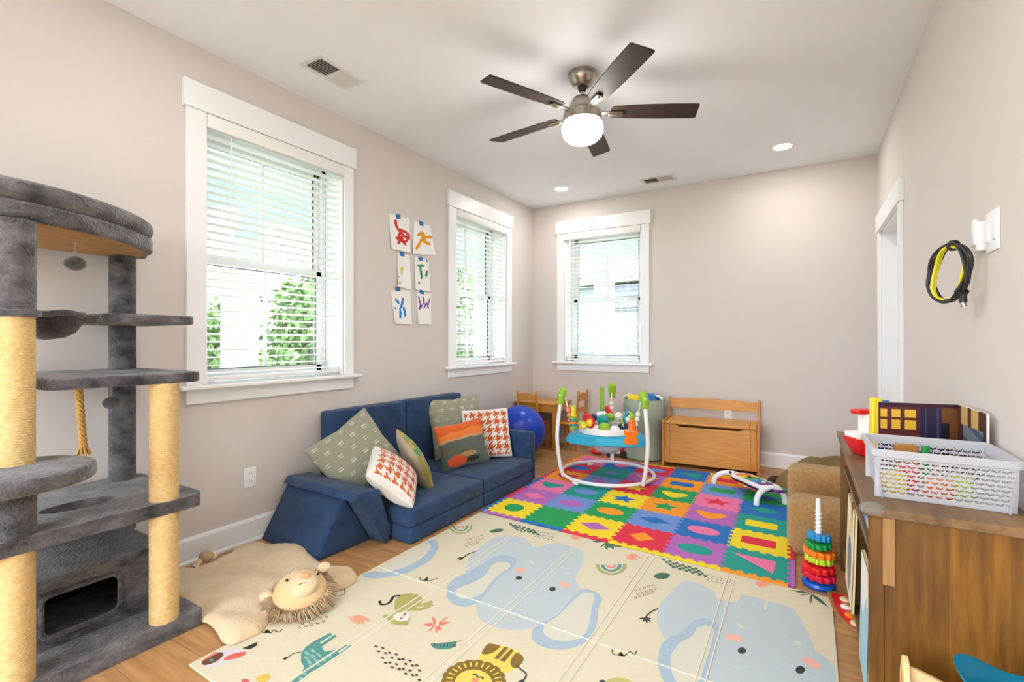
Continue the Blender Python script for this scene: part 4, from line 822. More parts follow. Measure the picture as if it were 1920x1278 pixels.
# ---------------------------------------------------------------- activity jumper
MT = HH+.001
M_tube = mat('white_enamel_tube', (242, 242, 244), .3); M_strap = mat('woven_strap', (238, 236, 232), .9, bump=(300, .4))
jx, jy = -1.445, 3.985
jp = thing('activity_jumper', 'baby activity jumper with white ring frame and aqua tray on the puzzle mat', 'baby jumper', (jx, jy, MT))
bm = B(); tube(bm, [(jx+.385*math.cos(q), jy+.385*math.sin(q), MT+.030) for q in [2*PI*i/72 for i in range(72)]], .0145, 10, closed=True); part('base_ring', bm, M_tube, jp, True)
for q in (250, 20, 135):
    a = math.radians(q); bm = B(); box(bm, (-.03, -.016, 0), (.03, .016, .022), .005, 2, M=Matrix.Translation((jx+.385*math.cos(a), jy+.385*math.sin(a), MT)) @ Matrix.Rotation(a+PI/2, 4, 'Z')); part('foot', bm, M_tube, jp, True)
LEGS = [(-1.722, 3.695), (-1.080, 3.770), (-1.530, 4.345)]
for k, (x, y) in enumerate(LEGS):
    d_ = Vector((x-jx, y-jy, 0)).normalized(); P0 = Vector((x, y, MT+.03)); o_ = .055 if k < 2 else .01
    pts = bez([P0, P0+d_*o_*.6+Vector((0, 0, .12)), P0+d_*o_+Vector((0, 0, .32)), P0+d_*o_*.75+Vector((0, 0, .50)), P0+d_*o_*.45+Vector((0, 0, .62))], 6)
    bm = B(); tube(bm, pts, .0165, 10); lg = part('leg', bm, M_tube, jp, True); T_ = pts[-1]
    bm = B(); tube(bm, [T_+Vector((0, 0, -.02)), T_+Vector((0, 0, .03)), T_+Vector((0, 0, .06))-d_*.012, T_+Vector((0, 0, .095))-d_*.02, T_+Vector((0, 0, .115))-d_*.02], [.026, .032, .036, .034, .014], 14); hd_ = part('top_cap', bm, PL['green'], lg, True)
    bm = B(); ball(bm, T_+Vector((cy_*.012, -.034, .055)), (.007, .007, .012)); part('cap_clip', bm, PL['white'], hd_, True)
    e_ = Vector((jx, jy, 0))+d_*.315; e_.z = .40; s0 = T_+Vector((0, 0, .03))-d_*.045
    bm = B(); tube(bm, [s0, s0.lerp(e_, .5), e_], .006, 6); part('strap', bm, M_strap, jp, True)
    cov = [s0.lerp(e_, t) for t in [.28+.64*i/14 for i in range(15)]]; bm = B(); tube(bm, cov, [.016+.006*((i*7) % 3-1) for i in range(15)], 10)
    part('spring_cover', bm, mat('coral_print_fabric', (236, 84, 84), .9, var=(70, (250, 190, 180))) if k == 0 else M_strap, jp, True)
tr = [(jx+(.315+.045*math.cos(3*(q-math.radians(226))))*math.cos(q), jy+(.315+.045*math.cos(3*(q-math.radians(226))))*math.sin(q)) for q in [2*PI*i/72 for i in range(72)]]
bm = B()
vs = []; n = len(tr)
for f, z in ((1.0, .322), (1.03, .330), (1.0, .352), (.93, .385), (.86, .395), (.66, .395), (.64, .36)): vs += [(jx+(x-jx)*f, jy+(y-jy)*f, z) for x, y in tr]
add(bm, vs, [[r*n+i, r*n+(i+1) % n, (r+1)*n+(i+1) % n, (r+1)*n+i] for r in range(6) for i in range(n)]); part('tray', bm, PL['aqua'], jp, True, ang=60)
bm = B(); lathe(bm, [(.17, .39), (.235, .39), (.245, .40), (.243, .435), (.232, .443), (.18, .443), (.17, .43)], (jx, jy, 0), 40); part('seat_ring', bm, PL['white'], jp, True)
bm = B(); lathe(bm, [(.172, .44), (.165, .36), (.13, .26), (.07, .22), (0, .215)], (jx, jy, 0), 28); part('seat_sling', bm, mat('grey_sling', (196, 196, 200), .9), jp, True)
seatc = ['navy', 'green', 'white', 'red', 'teal', 'white', 'red', 'white', 'teal', 'green', 'navy', 'white']
st = thing  # patchwork padded seat rim
for i in range(14):
    a0 = 2*PI*i/14; bm = B(); hz = .055 if 0 <= math.cos(a0-math.radians(100)) else .0
    pts = [(jx+.185*math.cos(a0+t), jy+.185*math.sin(a0+t), .452+hz*.8+.012*math.sin(3*i)) for t in [-.2+.4*k/5 for k in range(6)]]
    tube(bm, pts, [.022, .033, .036, .036, .033, .022], 8); part('seat_pad', bm, PL[('red', 'white', 'teal', 'white', 'green', 'white', 'navy')[i % 7]], jp, True)
def pd(u, v, dep): return ray(u, v)*dep+Vector((0, 0, CAMH))
# toys on the tray
c0 = pd(1075, 803, 4.05); bm = B(); lathe(bm, [(0, 0), (.030, 0), (.030, .022), (0, .022)], c0, 14); g = part('giraffe_rattle', bm, PL['green'], jp, True)
for k, cn in enumerate(('teal', 'orange', 'teal', 'green')): bm = B(); lathe(bm, [(0, 0), (.031, 0), (.031, .019), (0, .019)], c0+Vector((0, 0, .021*(k+1))), 14); part('ring', bm, PL[cn], g, True)
bm = B(); lathe(bm, [(.0, .105), (.028, .105), (.022, .14), (.024, .165), (.018, .178), (0, .18)], c0, 14); ball(bm, c0+Vector((-.02, -.01, .185)), .010); ball(bm, c0+Vector((.015, -.01, .188)), .010); part('giraffe_head', bm, PL['yellow'], g, True)
c0 = pd(1107, 792, 3.86); bm = B(); ball(bm, c0, (.040, .020, .046)); g = part('lion_toy', bm, PL['red'], jp, True)
bm = B(); ball(bm, c0+Vector((.0, -.018, 0)), (.026, .016, .030)); ball(bm, c0+Vector((-.045, -.03, -.028)), (.030, .02, .024)); part('lion_face', bm, PL['yellow'], g, True)
c0 = pd(1185, 806, 3.85); bm = B(); lathe(bm, [(0, 0), (.034, 0), (.028, .05), (.020, .085), (0, .09)], c0, 14); g = part('orange_giraffe', bm, PL['orange'], jp, True); bm = B(); ball(bm, c0+Vector((.0, 0, .105)), (.022, .022, .030)); part('giraffe_head', bm, PL['green'], g, True)
bm = B(); tube(bm, bez([c0+Vector((-.08, .03, .02)), c0+Vector((-.09, .02, .10)), c0+Vector((-.05, .01, .14)), c0+Vector((0, 0, .135))], 6), .006, 8); ball(bm, c0+Vector((-.045, .005, .13)), (.015, .012, .03), mi=1); part('bead_arch', bm, [PL['lime'], PL['skyblue']], jp, True)
c0 = pd(1183, 820, 3.62); bm = B(); bf = [(0, .05), (.022, .045), (.05, .058), (.052, .022), (.032, .004), (.054, -.018), (.042, -.055), (.012, -.050), (0, -.062), (-.012, -.050), (-.042, -.055), (-.054, -.018), (-.032, .004), (-.052, .022), (-.05, .058), (-.022, .045)]
prism(bm, bf, -.004, .004, M=frame_m(c0, (cy_, sy_, 0), (0, 0, 1), (-sy_, cy_, 0)), bev=.002, seg=1); part('butterfly_tag', bm, PL['orange'], jp, True)
b0 = Vector((-1.555, 4.28, .40)); bm = B(); tube(bm, [b0+Vector((-.04, 0, 0)), b0+Vector((-.045, 0, .13))], .018, 10, mi=1); tube(bm, [b0+Vector((-.045, 0, .13)), b0+Vector((-.05, 0, .345))], [.020, .017], 10); part('toy_tower', bm, [PL['green'], PL['teal']], jp, True)
bm = B(); ball(bm, b0+Vector((.03, -.03, .10)), (.035, .03, .04)); ball(bm, b0+Vector((.02, -.05, .15)), (.022, .02, .03)); ball(bm, b0+Vector((-.01, -.05, .10)), (.035, .02, .03), mi=1); part('elephant_toy', bm, [PL['red'], PL['white']], jp, True)
bm = B(); ball(bm, pd(1091, 793, 4.0), (.035, .03, .018)); part('spinner', bm, PL['lime'], jp, True)
bm = B(); ball(bm, pd(1130, 787, 4.18), (.055, .03, .045)); part('seat_back_pad', bm, PL['teal'], jp, True)
# ---- toy keyboard
M_kb = mat('keyboard_white', (244, 243, 246), .3)
ka, kb_ = Vector((-.455, 4.215, 0)), Vector((-.195, 3.915, 0)); kd = (kb_-ka).normalized(); kn = Vector((-kd.y, kd.x, 0)); kc = (ka+kb_)/2
kp = thing('toy_keyboard', 'white baby keyboard with rainbow keys on arched legs on the puzzle mat', 'toy keyboard', (kc.x, kc.y, MT))
Mk = frame_m(kc+Vector((0, 0, .105)), kd, kn, (0, 0, 1)) @ Matrix.Rotation(math.radians(-3), 4, 'X')
bm = B(); prism(bm, rrect(-.20, -.085, .19, .095, .06, 6), 0, .022, M=Mk, bev=.005, seg=2); body = part('body', bm, M_kb, kp, True)
bm = B(); prism(bm, rrect(-.198, -.084, .188, .094, .06, 6), -.014, -.0005, M=Mk); part('underside', bm, PL['black'], body)
for i, cn in enumerate(('orange', 'yellow', 'dgreen', 'teal', 'skyblue', 'purple')):
    w = .285/6; x0 = -.15+i*w; bm = B(); box(bm, (x0, -.055, .021), (x0+w-.003, .06, .027), .004, 2, M=Mk); part('key', bm, PL[cn], body, True)
for i, (x, y) in enumerate(((-.06, .0), (.03, -.01), (.09, .01))): bm = B(); ball(bm, (x, y, .028), (.018, .014, .006), M=Mk); part('printed_animal', bm, PL[('black', 'grey', 'cream')[i]], body, True)
bm = B(); prism(bm, rrect(.19, -.02, .255, .075, .03, 5), .0, .016, M=Mk, bev=.003); part('side_paddle', bm, PL['purple'], body, True); bm = B(); prism(bm, rrect(.15, .06, .245, .105, .02, 5), .0, .016, M=Mk, bev=.003); part('side_paddle', bm, PL['dgreen'], body, True)
for ex, p_, q_ in ((1, Vector((-.292, 3.822, MT)), Vector((-.118, 3.955, MT))), (-1, Vector((-.632, 4.232, MT)), Vector((-.40, 4.272, MT)))):
    m_ = (p_+q_)/2; pts = []
    for i in range(13): a = PI*i/12; pts.append(m_+(p_-q_)/2*math.cos(a)+Vector((0, 0, (.118 if ex == 1 else .096)*math.sin(a)**.8)))
    bm = B(); tube(bm, pts, .020, 10); lg = part('arched_leg', bm, M_kb, kp, True)
    bm = B(); c_ = m_+Vector((0, 0, .105)); ball(bm, c_+Vector((.006, -.02, .0)), (.011, .006, .011)); part('leg_bolt', bm, PL['black'], lg, True)
# ---- toy vehicle under the jumper
vx, vy = -1.70, 4.80
tv = thing('toy_truck', 'grey and red plastic toy truck on the floor behind the activity jumper', 'toy truck', (vx, vy, 0), math.radians(10))
bm = B(); box(bm, (-.02, -.09, .03), (.16, .09, .17), .02, 3); part('body', bm, PL['white'], tv, True, True); bm = B(); box(bm, (.10, -.098, .05), (.15, .098, .16), .012, 2); part('red_panel', bm, PL['red'], tv, True, True)
for x in (.0, .14):
    for y in (-.085, .085): bm = B(); cyl(bm, (x, y-.018, .035), (x, y+.018, .035), .035, n=18); part('wheel', bm, PL['black'], tv, True, True)
bm = B(); ball(bm, (-.13, -.05, .035), (.075, .045, .028)); tube(bm, [(-.08, -.05, .035), (.0, -.06, .03)], .01, 8); part('scoop', bm, PL['red'], tv, True, True)

# ---------------------------------------------------------------- sherpa chair, floor cushion
M_shp = mat('tan_sherpa', (190, 150, 98), .98, var=(55, (168, 128, 78)), bump=(130, 1.0), sheen=.3, spec=.08)
ac = thing('sherpa_chair', "small tan sherpa child's armchair beyond the cabinet", 'armchair', (.15, 3.35, 0))
bm = B(); box(bm, (-.085, 3.055, .012), (.46, 3.275, .305), .06, 5); part('arm', bm, M_shp, ac, True)
bm = B(); box(bm, (-.095, 3.515, .012), (.46, 3.74, .375), .06, 5); part('arm', bm, M_shp, ac, True)
bm = B(); box(bm, (-.03, 3.26, .02), (.44, 3.53, .20), .05, 4); part('seat', bm, M_shp, ac, True)
bm = B(); box(bm, (.30, 3.20, .03), (.48, 3.60, .40), .06, 4); part('backrest', bm, M_shp, ac, True)
bm = B(); box(bm, (-.06, 3.09, 0), (.44, 3.70, .02), .006, 1); part('base', bm, M_shp, ac)
M_olv = mat('olive_cloth', (138, 116, 74), .95, var=(6, (112, 92, 56)), bump=(200, .3)); M_brn = mat('dark_brown_cloth', (66, 46, 32), .95)
fc = thing('bean_bag', 'slumped olive bean bag on the floor by the back wall', 'bean bag', (.14, 4.42, 0))
o_ = [(p.x, p.y) for p in catmull([Vector(q) for q in ((-.22, 4.35, 0), (-.12, 4.10, 0), (.12, 4.0, 0), (.40, 4.08, 0), (.49, 4.4, 0), (.42, 4.72, 0), (.12, 4.82, 0), (-.12, 4.66, 0))], 6)]
bm = B(); puff(bm, o_, .02, 0, lambda x, y, d: .012+.235*min(1, d/.22)**.6*(1+.22*noise.noise(Vector((x*4, y*9, 1))))); part('bag', bm, M_olv, fc, True, ang=180)
bm = B(); tube(bm, bez([(-.235, 4.36, .03), (-.225, 4.48, .035), (-.17, 4.60, .03)], 6), [.012, .02, .026, .03, .032, .034, .034, .034, .032, .03, .026, .02, .012], 8); part('carry_strap', bm, M_brn, fc, True)

# ---------------------------------------------------------------- cabinet on the right
def rustic(name, c1, c2, axis, board, rough=.5):
    m = mat(name, c1, rough, var=(3.4, c2, tuple(1.0 if a == axis else 11 for a in range(3))), bump=(40, .08, tuple(1.0 if a == axis else 10 for a in range(3))))
    nt = m.node_tree; N = nt.nodes; L = nt.links; b = N['Principled BSDF']; src = b.inputs['Base Color'].links[0].from_socket
    tc = [n for n in N if n.type == 'TEX_COORD'][0]; sp = N.new('ShaderNodeSeparateXYZ'); L.new(tc.outputs['Object'], sp.inputs[0])
    mu = N.new('ShaderNodeMath'); mu.operation = 'MULTIPLY'; mu.inputs[1].default_value = 1/board; L.new(sp.outputs[0 if axis == 2 else 1 if axis == 0 else 0], mu.inputs[0])
    fl_ = N.new('ShaderNodeMath'); fl_.operation = 'FLOOR'; L.new(mu.outputs[0], fl_.inputs[0]); wn = N.new('ShaderNodeTexWhiteNoise'); wn.noise_dimensions = '1D'; L.new(fl_.outputs[0], wn.inputs['W'])
    mr = N.new('ShaderNodeMapRange'); mr.inputs['To Min'].default_value = .66; mr.inputs['To Max'].default_value = 1.2; L.new(wn.outputs['Value'], mr.inputs['Value'])
    nz = N.new('ShaderNodeTexNoise'); nz.inputs['Scale'].default_value = 5; L.new(tc.outputs['Object'], nz.inputs['Vector']); m3 = N.new('ShaderNodeMapRange'); m3.inputs['From Min'].default_value = .3; m3.inputs['From Max'].default_value = .7; m3.inputs['To Min'].default_value = .72; m3.inputs['To Max'].default_value = 1.12; L.new(nz.outputs['Fac'], m3.inputs['Value'])
    mm = N.new('ShaderNodeMath'); mm.operation = 'MULTIPLY'; L.new(mr.outputs[0], mm.inputs[0]); L.new(m3.outputs[0], mm.inputs[1])
    hs_ = N.new('ShaderNodeHueSaturation'); L.new(mm.outputs[0], hs_.inputs['Value']); L.new(src, hs_.inputs['Color']); L.new(hs_.outputs[0], b.inputs['Base Color']); return m
M_rv = rustic('rustic_oak_upright', (160, 108, 28), (112, 70, 10), 2, .118); M_rh = rustic('rustic_oak_top', (156, 122, 82), (122, 90, 56), 1, .3); M_cl = mat('pale_oak_cleat', (176, 134, 80), .55, var=(6, (150, 110, 62), (8, 8, 1)))
XF, Y0, Y1, ZT, ZB = .157, 1.705, 3.015, .70, .10
cb = thing('bookcase_cabinet', 'low rustic oak open bookcase along the right wall', 'bookcase', (.33, 2.36, 0))
def cp(name, lo, hi, m=M_rv, bev=.002, par=None): bm = B(); box(bm, lo, hi, bev, 1); return part(name, bm, m, par or cb)
cp('top', (XF-.014, Y0-.018, ZT-.024), (RW-.004, Y1+.015, ZT), M_rh)
cp('end_panel', (XF+.024, Y0+.006, 0), (RW-.012, Y0+.024, ZT-.024)); cp('end_panel', (XF+.024, Y1-.024, 0), (RW-.012, Y1-.006, ZT-.024))
cp('front_post', (XF, Y0, 0), (XF+.034, Y0+.034, ZT-.024)); cp('front_post', (XF, Y1-.034, 0), (XF+.034, Y1, ZT-.024)); cp('front_post', (XF+.004, 2.36, ZB), (XF+.03, 2.386, .52))
cp('cleat', (XF+.030, Y0-.004, .485), (XF+.058, Y0+.008, ZT-.026), M_cl)
cp('back_panel', (RW-.020, Y0+.024, ZB), (RW-.012, Y1-.024, ZT-.024)); cp('shelf', (XF+.012, Y0+.03, .513), (RW-.02, Y1-.026, .531), M_rh); cp('bottom_shelf', (XF+.006, Y0+.03, ZB), (RW-.02, Y1-.026, ZB+.02), M_rh); cp('toe_kick', (XF+.11, Y0+.03, 0), (XF+.125, Y1-.03, ZB)); cp('front_rail', (XF+.002, Y0+.03, ZT-.06), (XF+.02, Y1-.03, ZT-.024))
M_clear = translucent('clear_vinyl', (236, 236, 232), .1, .8, .1)
bm = B(); ball(bm, (XF+.008, Y0+.004, ZT-.008), (.034, .034, .018), u=20, v=12); solo('corner_guard', bm, M_clear, 'clear plastic corner guard on the near corner of the bookcase top', 'corner guard', (XF+.008, Y0+.004, ZT-.026), smooth=True)
# boards and books in the bookcase
def sheet(name, lb, x, y0, y1, z0, z1, lean, th, fn, cat, n=(24, 28)):
    bm = B(); info = {}
    box(bm, (x+.002, y0, z0), (x+th, y1, z1)); fs = list(bm.faces)
    vs = [[bm.verts.new((x-.0002, y0+(y1-y0)*i/n[0], z0+(z1-z0)*j/n[1])) for j in range(n[1]+1)] for i in range(n[0]+1)]
    for i in range(n[0]):
        for j in range(n[1]): f = bm.faces.new([vs[i][j], vs[i+1][j], vs[i+1][j+1], vs[i][j+1]]); info[f] = ((i+.5)/n[0], (j+.5)/n[1])
    paint(bm, lambda f: fn(*info[f]) if f in info else (226, 206, 160)); bm.transform(Matrix.Translation((x, 0, z0)) @ Matrix.Rotation(lean, 4, 'Y') @ Matrix.Translation((-x, 0, -z0)))
    return solo(name, bm, M_pil2, lb, cat, (x, (y0+y1)/2, z0))
M_pil2 = colmat('printed_board', .45)
sheet('puzzle_board', 'cream wooden board with a grey picture leaning in the bookcase', XF-.004, 2.27, 2.60, ZB+.021, .50, .03, .009, lambda u, v: (128, 134, 146) if (u-.5)**2+(v-.36)**2*.9 < .07 else (222, 196, 60) if (u-.55)**2*2+(v-.72)**2 < .012 else (240, 226, 192), 'puzzle board')
sheet('picture_board', 'pale blue and white board at the near end of the bookcase', XF-.002, 1.76, 1.985, ZB+.021, .475, .02, .009, lambda u, v: (150, 196, 214) if v < .62+.12*math.sin(u*7) else (236, 234, 226), 'picture board')
for (yy, hh, lb, fn) in ((2.19, .13, 'white book with coloured dots on its edge in the bookcase', lambda u, v: (244, 242, 238) if u > .25 else ((220, 40, 40), (250, 200, 40), (40, 110, 200), (60, 160, 80))[int(v*9) % 4] if (v*9) % 1 < .6 else (244, 242, 238)), (2.10, .128, 'yellow and blue board book in the bookcase', lambda u, v: (246, 200, 40) if v > .45 else (30, 140, 210)), (2.02, .11, 'grey patterned booklet in the bookcase', lambda u, v: (206, 208, 210) if int(u*6+v*9) % 3 else (168, 172, 178))):
    sheet('board_book', lb, XF+.026, yy, yy+.075, .532, .532+hh, 0, .10, fn, 'book', (10, 18))
# ---- basket
M_bsk = translucent('milky_plastic', (236, 238, 244), .35, .28, .35)
bk = thing('plastic_basket', 'white translucent lattice basket of toys on the bookcase', 'basket', (.335, 1.93, ZT))
bx0, bx1, bY0, bY1, bz0, bz1, fl_out = .180, .490, 1.800, 2.085, ZT+.001, ZT+.142, .018
def lattice(name, P0, P1, outv):
    L_ = (Vector(P1)-Vector(P0)).length; st = .0026; nx, nz = int(L_/st), int((bz1-bz0)/st); bm = B(); V = {}
    for i in range(nx):
        for j in range(nz):
            s, z = i*st, j*st
            if .010 < z < bz1-bz0-.020 and .012 < s < L_-.012:
                r = int(z/.0132); a = (s+(r % 2)*.0105) % .021-.0105; b_ = (z % .0132)-.0066
                if abs(a) < .0088 and -.0040 < b_-abs(a)*.42+.0024 < .0014: continue
            ks = [(i, j), (i+1, j), (i+1, j+1), (i, j+1)]
            for k in ks:
                if k not in V:
                    t = k[0]*st/L_; zz = k[1]*st; V[k] = bm.verts.new(Vector(P0).lerp(Vector(P1), t)+Vector(outv)*(zz/(bz1-bz0)-1)*fl_out+Vector((0, 0, zz)))
            bm.faces.new([V[k] for k in ks])
    o = part(name, bm, M_bsk, bk, nofix=True); mo = o.modifiers.new('thickness', 'SOLIDIFY'); mo.thickness = .0022; return o
lattice('side_wall', (bx0, bY0, bz0), (bx1, bY0, bz0), (0, -1, 0)); lattice('side_wall', (bx0, bY1, bz0), (bx1, bY1, bz0), (0, 1, 0)); lattice('end_wall', (bx0, bY0, bz0), (bx0, bY1, bz0), (-1, 0, 0)); lattice('end_wall', (bx1, bY0, bz0), (bx1, bY1, bz0), (1, 0, 0))
bm = B(); box(bm, (bx0+fl_out, bY0+fl_out, bz0), (bx1-fl_out, bY1-fl_out, bz0+.003)); part('basket_floor', bm, M_bsk, bk)
bm = B(); rr_ = rrect(bx0-.006, bY0-.006, bx1+.006, bY1+.006, .02, 4)
vs = []; n = len(rr_)
for f, z in ((-.004, bz1-.02), (.004, bz1-.016), (.006, bz1), (.002, bz1+.004), (-.006, bz1+.004), (-.008, bz1-.002)):
    cxx, cyy = (bx0+bx1)/2, (bY0+bY1)/2; vs += [(x+f*(1 if x > cxx else -1), y+f*(1 if y > cyy else -1), z) for x, y in rr_]
add(bm, vs, [[r*n+i, r*n+(i+1) % n, (r+1)*n+(i+1) % n, (r+1)*n+i] for r in range(5) for i in range(n)]); part('rim', bm, M_bsk, bk, True)
for lb, m, c, sz, rz in (('yellow toy block at the left end of the milky basket', 'yellow', (.232, 1.87, .035), (.05, .05, .066), .3), ('red toy block in the milky basket', 'red', (.275, 1.92, .042), (.045, .06, .08), -.2), ('green toy block low in the milky basket', 'dgreen', (.235, 1.945, .03), (.04, .05, .056), .1), ('orange toy block in the middle of the milky basket', 'orange', (.335, 1.87, .03), (.06, .04, .056), .5), ('lime toy block at the right end of the milky basket', 'lime', (.40, 1.93, .03), (.05, .05, .056), -.3)):
    toy('toy_block', lb, PL[m], (c[0], c[1], ZT+.004+sz[2]/2), sz, rz, 'toy block', 'toys in the milky basket', .006)
toy('toy_leaf', 'green toy standing out at the back of the milky basket', PL['dgreen'], (.335, 2.035, ZT+.067), (.022, .012, .124), .4, 'toy', None, .005)
toy('wooden_scoop', 'brown wooden piece standing at the back of the milky basket', mat('brown_wood_toy', (176, 122, 48), .6), (.285, 2.04, ZT+.066), (.065, .02, .122), .1, 'toy', None, .008)
# ---- open picture book: generic train-carriage colours, no known artwork
M_page = colmat('glossy_page', .25)
def page1(u, v):
    if v > .94: return (60, 22, 50)
    if u < .53:
        if v > .50:
            for a, b_ in ((.03, .12), (.17, .29), (.34, .49)):
                if a < u < b_ and .58 < v < .90: return (236, 186, 56) if abs(v-.75) > .012 else (96, 44, 30)
            return (92, 40, 44)
        return (120, 48, 36) if v > .43 else (58, 40, 110)
    if u < .80: return (46, 40, 66) if int(u*60) % 9 else (78, 66, 110)
    return (116, 72, 36) if u > .9 or v > .7 else (30, 26, 36)
def page2(u, v):
    if v > .72: return (214, 178, 110) if .1 < u < .85 and int(u*8) % 3 else (80, 50, 36)
    if .2 < u < .9 and v > .10: return (120, 138, 152) if int(v*11+u*3) % 3 else (84, 92, 112)
    return (72, 40, 58)
pbk = thing('picture_book', 'open hardcover picture book with dark purple and yellow pages standing behind the basket', 'book', (.36, 2.25, ZT))
h1, h2, h3 = pd(1647, 752, 1.84), pd(1796, 757, 1.76), pd(1849, 776, 1.545)
for nm, a, b_, fn, n in (('left_page', h1, h2, page1, (70, 48)), ('right_page', h2, h3, page2, (40, 48))):
    a, b_ = Vector((a.x, a.y, 0)), Vector((min(b_.x, RW-.012), b_.y, 0)); t = (b_-a).normalized(); nn = Vector((-t.y, t.x, 0)); zt = .936
    bm = B(); info = {}; vs = [[bm.verts.new((*(a+(b_-a)*(i/n[0]))[:2], ZT+.001+(zt-ZT-.001)*j/n[1])) for j in range(n[1]+1)] for i in range(n[0]+1)]
    for i in range(n[0]):
        for j in range(n[1]): f = bm.faces.new([vs[i][j], vs[i+1][j], vs[i+1][j+1], vs[i][j+1]]); info[f] = ((i+.5)/n[0], (j+.5)/n[1])
    box(bm, (0, .0008, ZT+.001), ((b_-a).length, .008, zt), M=frame_m(a, t, nn, (0, 0, 1))); paint(bm, lambda f: fn(*info[f]) if f in info else (236, 234, 230)); part(nm, bm, M_page, pbk, nofix=True)
# ---- toys behind the book
toy('toy_bar', 'upright yellow plastic bar toy on the bookcase left of the picture book', PL['yellow'], (.237, 2.36, ZT+.1225), (.036, .03, .245), .35, 'toy', None, .006)
tbz = thing('toy_boat', 'red, white and blue toy boat on the bookcase behind the yellow bar', 'toy boat', (.245, 2.47, ZT))
bm = B(); prism(bm, [(-.07, .0), (.06, .0), (.09, .05), (.09, .075), (-.11, .075), (-.10, .05)], -.035, .035, M=frame_m((.245, 2.47, ZT+.001), (cy_, sy_, 0), (0, 0, 1), (-sy_, cy_, 0)), bev=.006); part('hull', bm, PL['red'], tbz, True)
Mb_ = frame_m((.245, 2.47, ZT), (cy_, sy_, 0), (-sy_, cy_, 0), (0, 0, 1))
bm = B(); box(bm, (-.10, -.038, .07), (.09, .038, .095), .006, 2, M=Mb_); part('deck', bm, PL['white'], tbz, True); bm = B(); box(bm, (-.05, -.03, .094), (.06, .03, .17), .006, 2, M=Mb_); part('cabin', bm, PL['white'], tbz, True)
bm = B(); box(bm, (-.035, -.034, .115), (.03, -.029, .15), .003, 1, M=Mb_); part('porthole', bm, PL['teal'], tbz); bm = B(); box(bm, (-.085, -.025, .168), (.07, .025, .188), .006, 2, M=Mb_); part('roof', bm, PL['red'], tbz, True); bm = B(); box(bm, (-.01, -.02, .187), (.05, .02, .225), .006, 2, M=Mb_); part('funnel', bm, PL['blue'], tbz, True)
# ---- stacking gear toy
sx_, sy2 = .056, 2.745
sk = thing('stacking_toy', 'rainbow stacking gear toy on a white spiral pole beside the bookcase', 'stacking toy', (sx_, sy2, 0))
bm = B(); lathe(bm, [(0, 0), (.062, 0), (.070, .012), (.066, .026), (.04, .036), (0, .038)], (sx_, sy2, 0), 32); part('base', bm, PL['dblue'], sk, True)
z = .040
for i, (cn, r) in enumerate((('crimson', .066), ('red', .064), ('lime', .054), ('orange', .060), ('dgreen', .050), ('skyblue', .045))):
    bm = B(); Mg = Matrix.Translation((sx_, sy2, z)) @ Matrix.Rotation(math.radians((4, -3, 3, 5, -4, 4)[i]), 4, 'Y') @ Matrix.Rotation(math.radians((3, 5, -3, 2, 4, -4)[i]), 4, 'X') @ Matrix.Rotation(i*.4, 4, 'Z')
    nt_ = 12; gear = [((r+.006*(1 if (k//3) % 2 == 0 else -.4))*math.cos(2*PI*k/(nt_*6)), (r+.006*(1 if (k//3) % 2 == 0 else -.4))*math.sin(2*PI*k/(nt_*6))) for k in range(nt_*6)]
    prism(bm, gear, .004, .032, M=Mg, bev=.0025, seg=2); part('gear_ring', bm, PL[cn], sk, True, ang=50); z += .0355
bm = B(); zt = .405; cyl(bm, (sx_, sy2, .03), (sx_, sy2, zt), .0115, n=16); tube(bm, [(sx_+.0115*math.cos(i*.5), sy2+.0115*math.sin(i*.5), .25+.11*i/72) for i in range(73)], .0038, 6); ball(bm, (sx_, sy2, zt), .0115); part('spiral_pole', bm, PL['white'], sk, True)
# ---- red wooden puzzle on the floor
pzb = thing('wooden_puzzle', 'red wooden peg puzzle lying on the floor half under the bookcase', 'puzzle', (.15, 2.53, 0))
o_ = [(.088, 2.70), (.235, 2.70), (.235, 2.385), (.19, 2.372), (.150, 2.40), (.118, 2.46), (.098, 2.55)]
bm = B(); prism(bm, o_, 0, .010, bev=.002, seg=1); part('board', bm, M_cl, pzb); bm = B(); prism(bm, [((x-.17)*.84+.172, (y-2.54)*.88+2.54) for x, y in o_], .0095, .0112); rb = part('red_field', bm, PL['red'], pzb)
for k, (x, y) in enumerate(((.155, 2.63), (.155, 2.56), (.165, 2.49), (.18, 2.43))):
    bm = B(); ball(bm, (x, y, .013), (.022, .026, .007)); pp = part('animal_piece', bm, PL[('cream', 'white', 'orange', 'cream')[k]], pzb, True); bm = B(); ball(bm, (x+.006, y+.006, .019), (.011, .013, .008)); part('peg', bm, M_cl, pp, True)
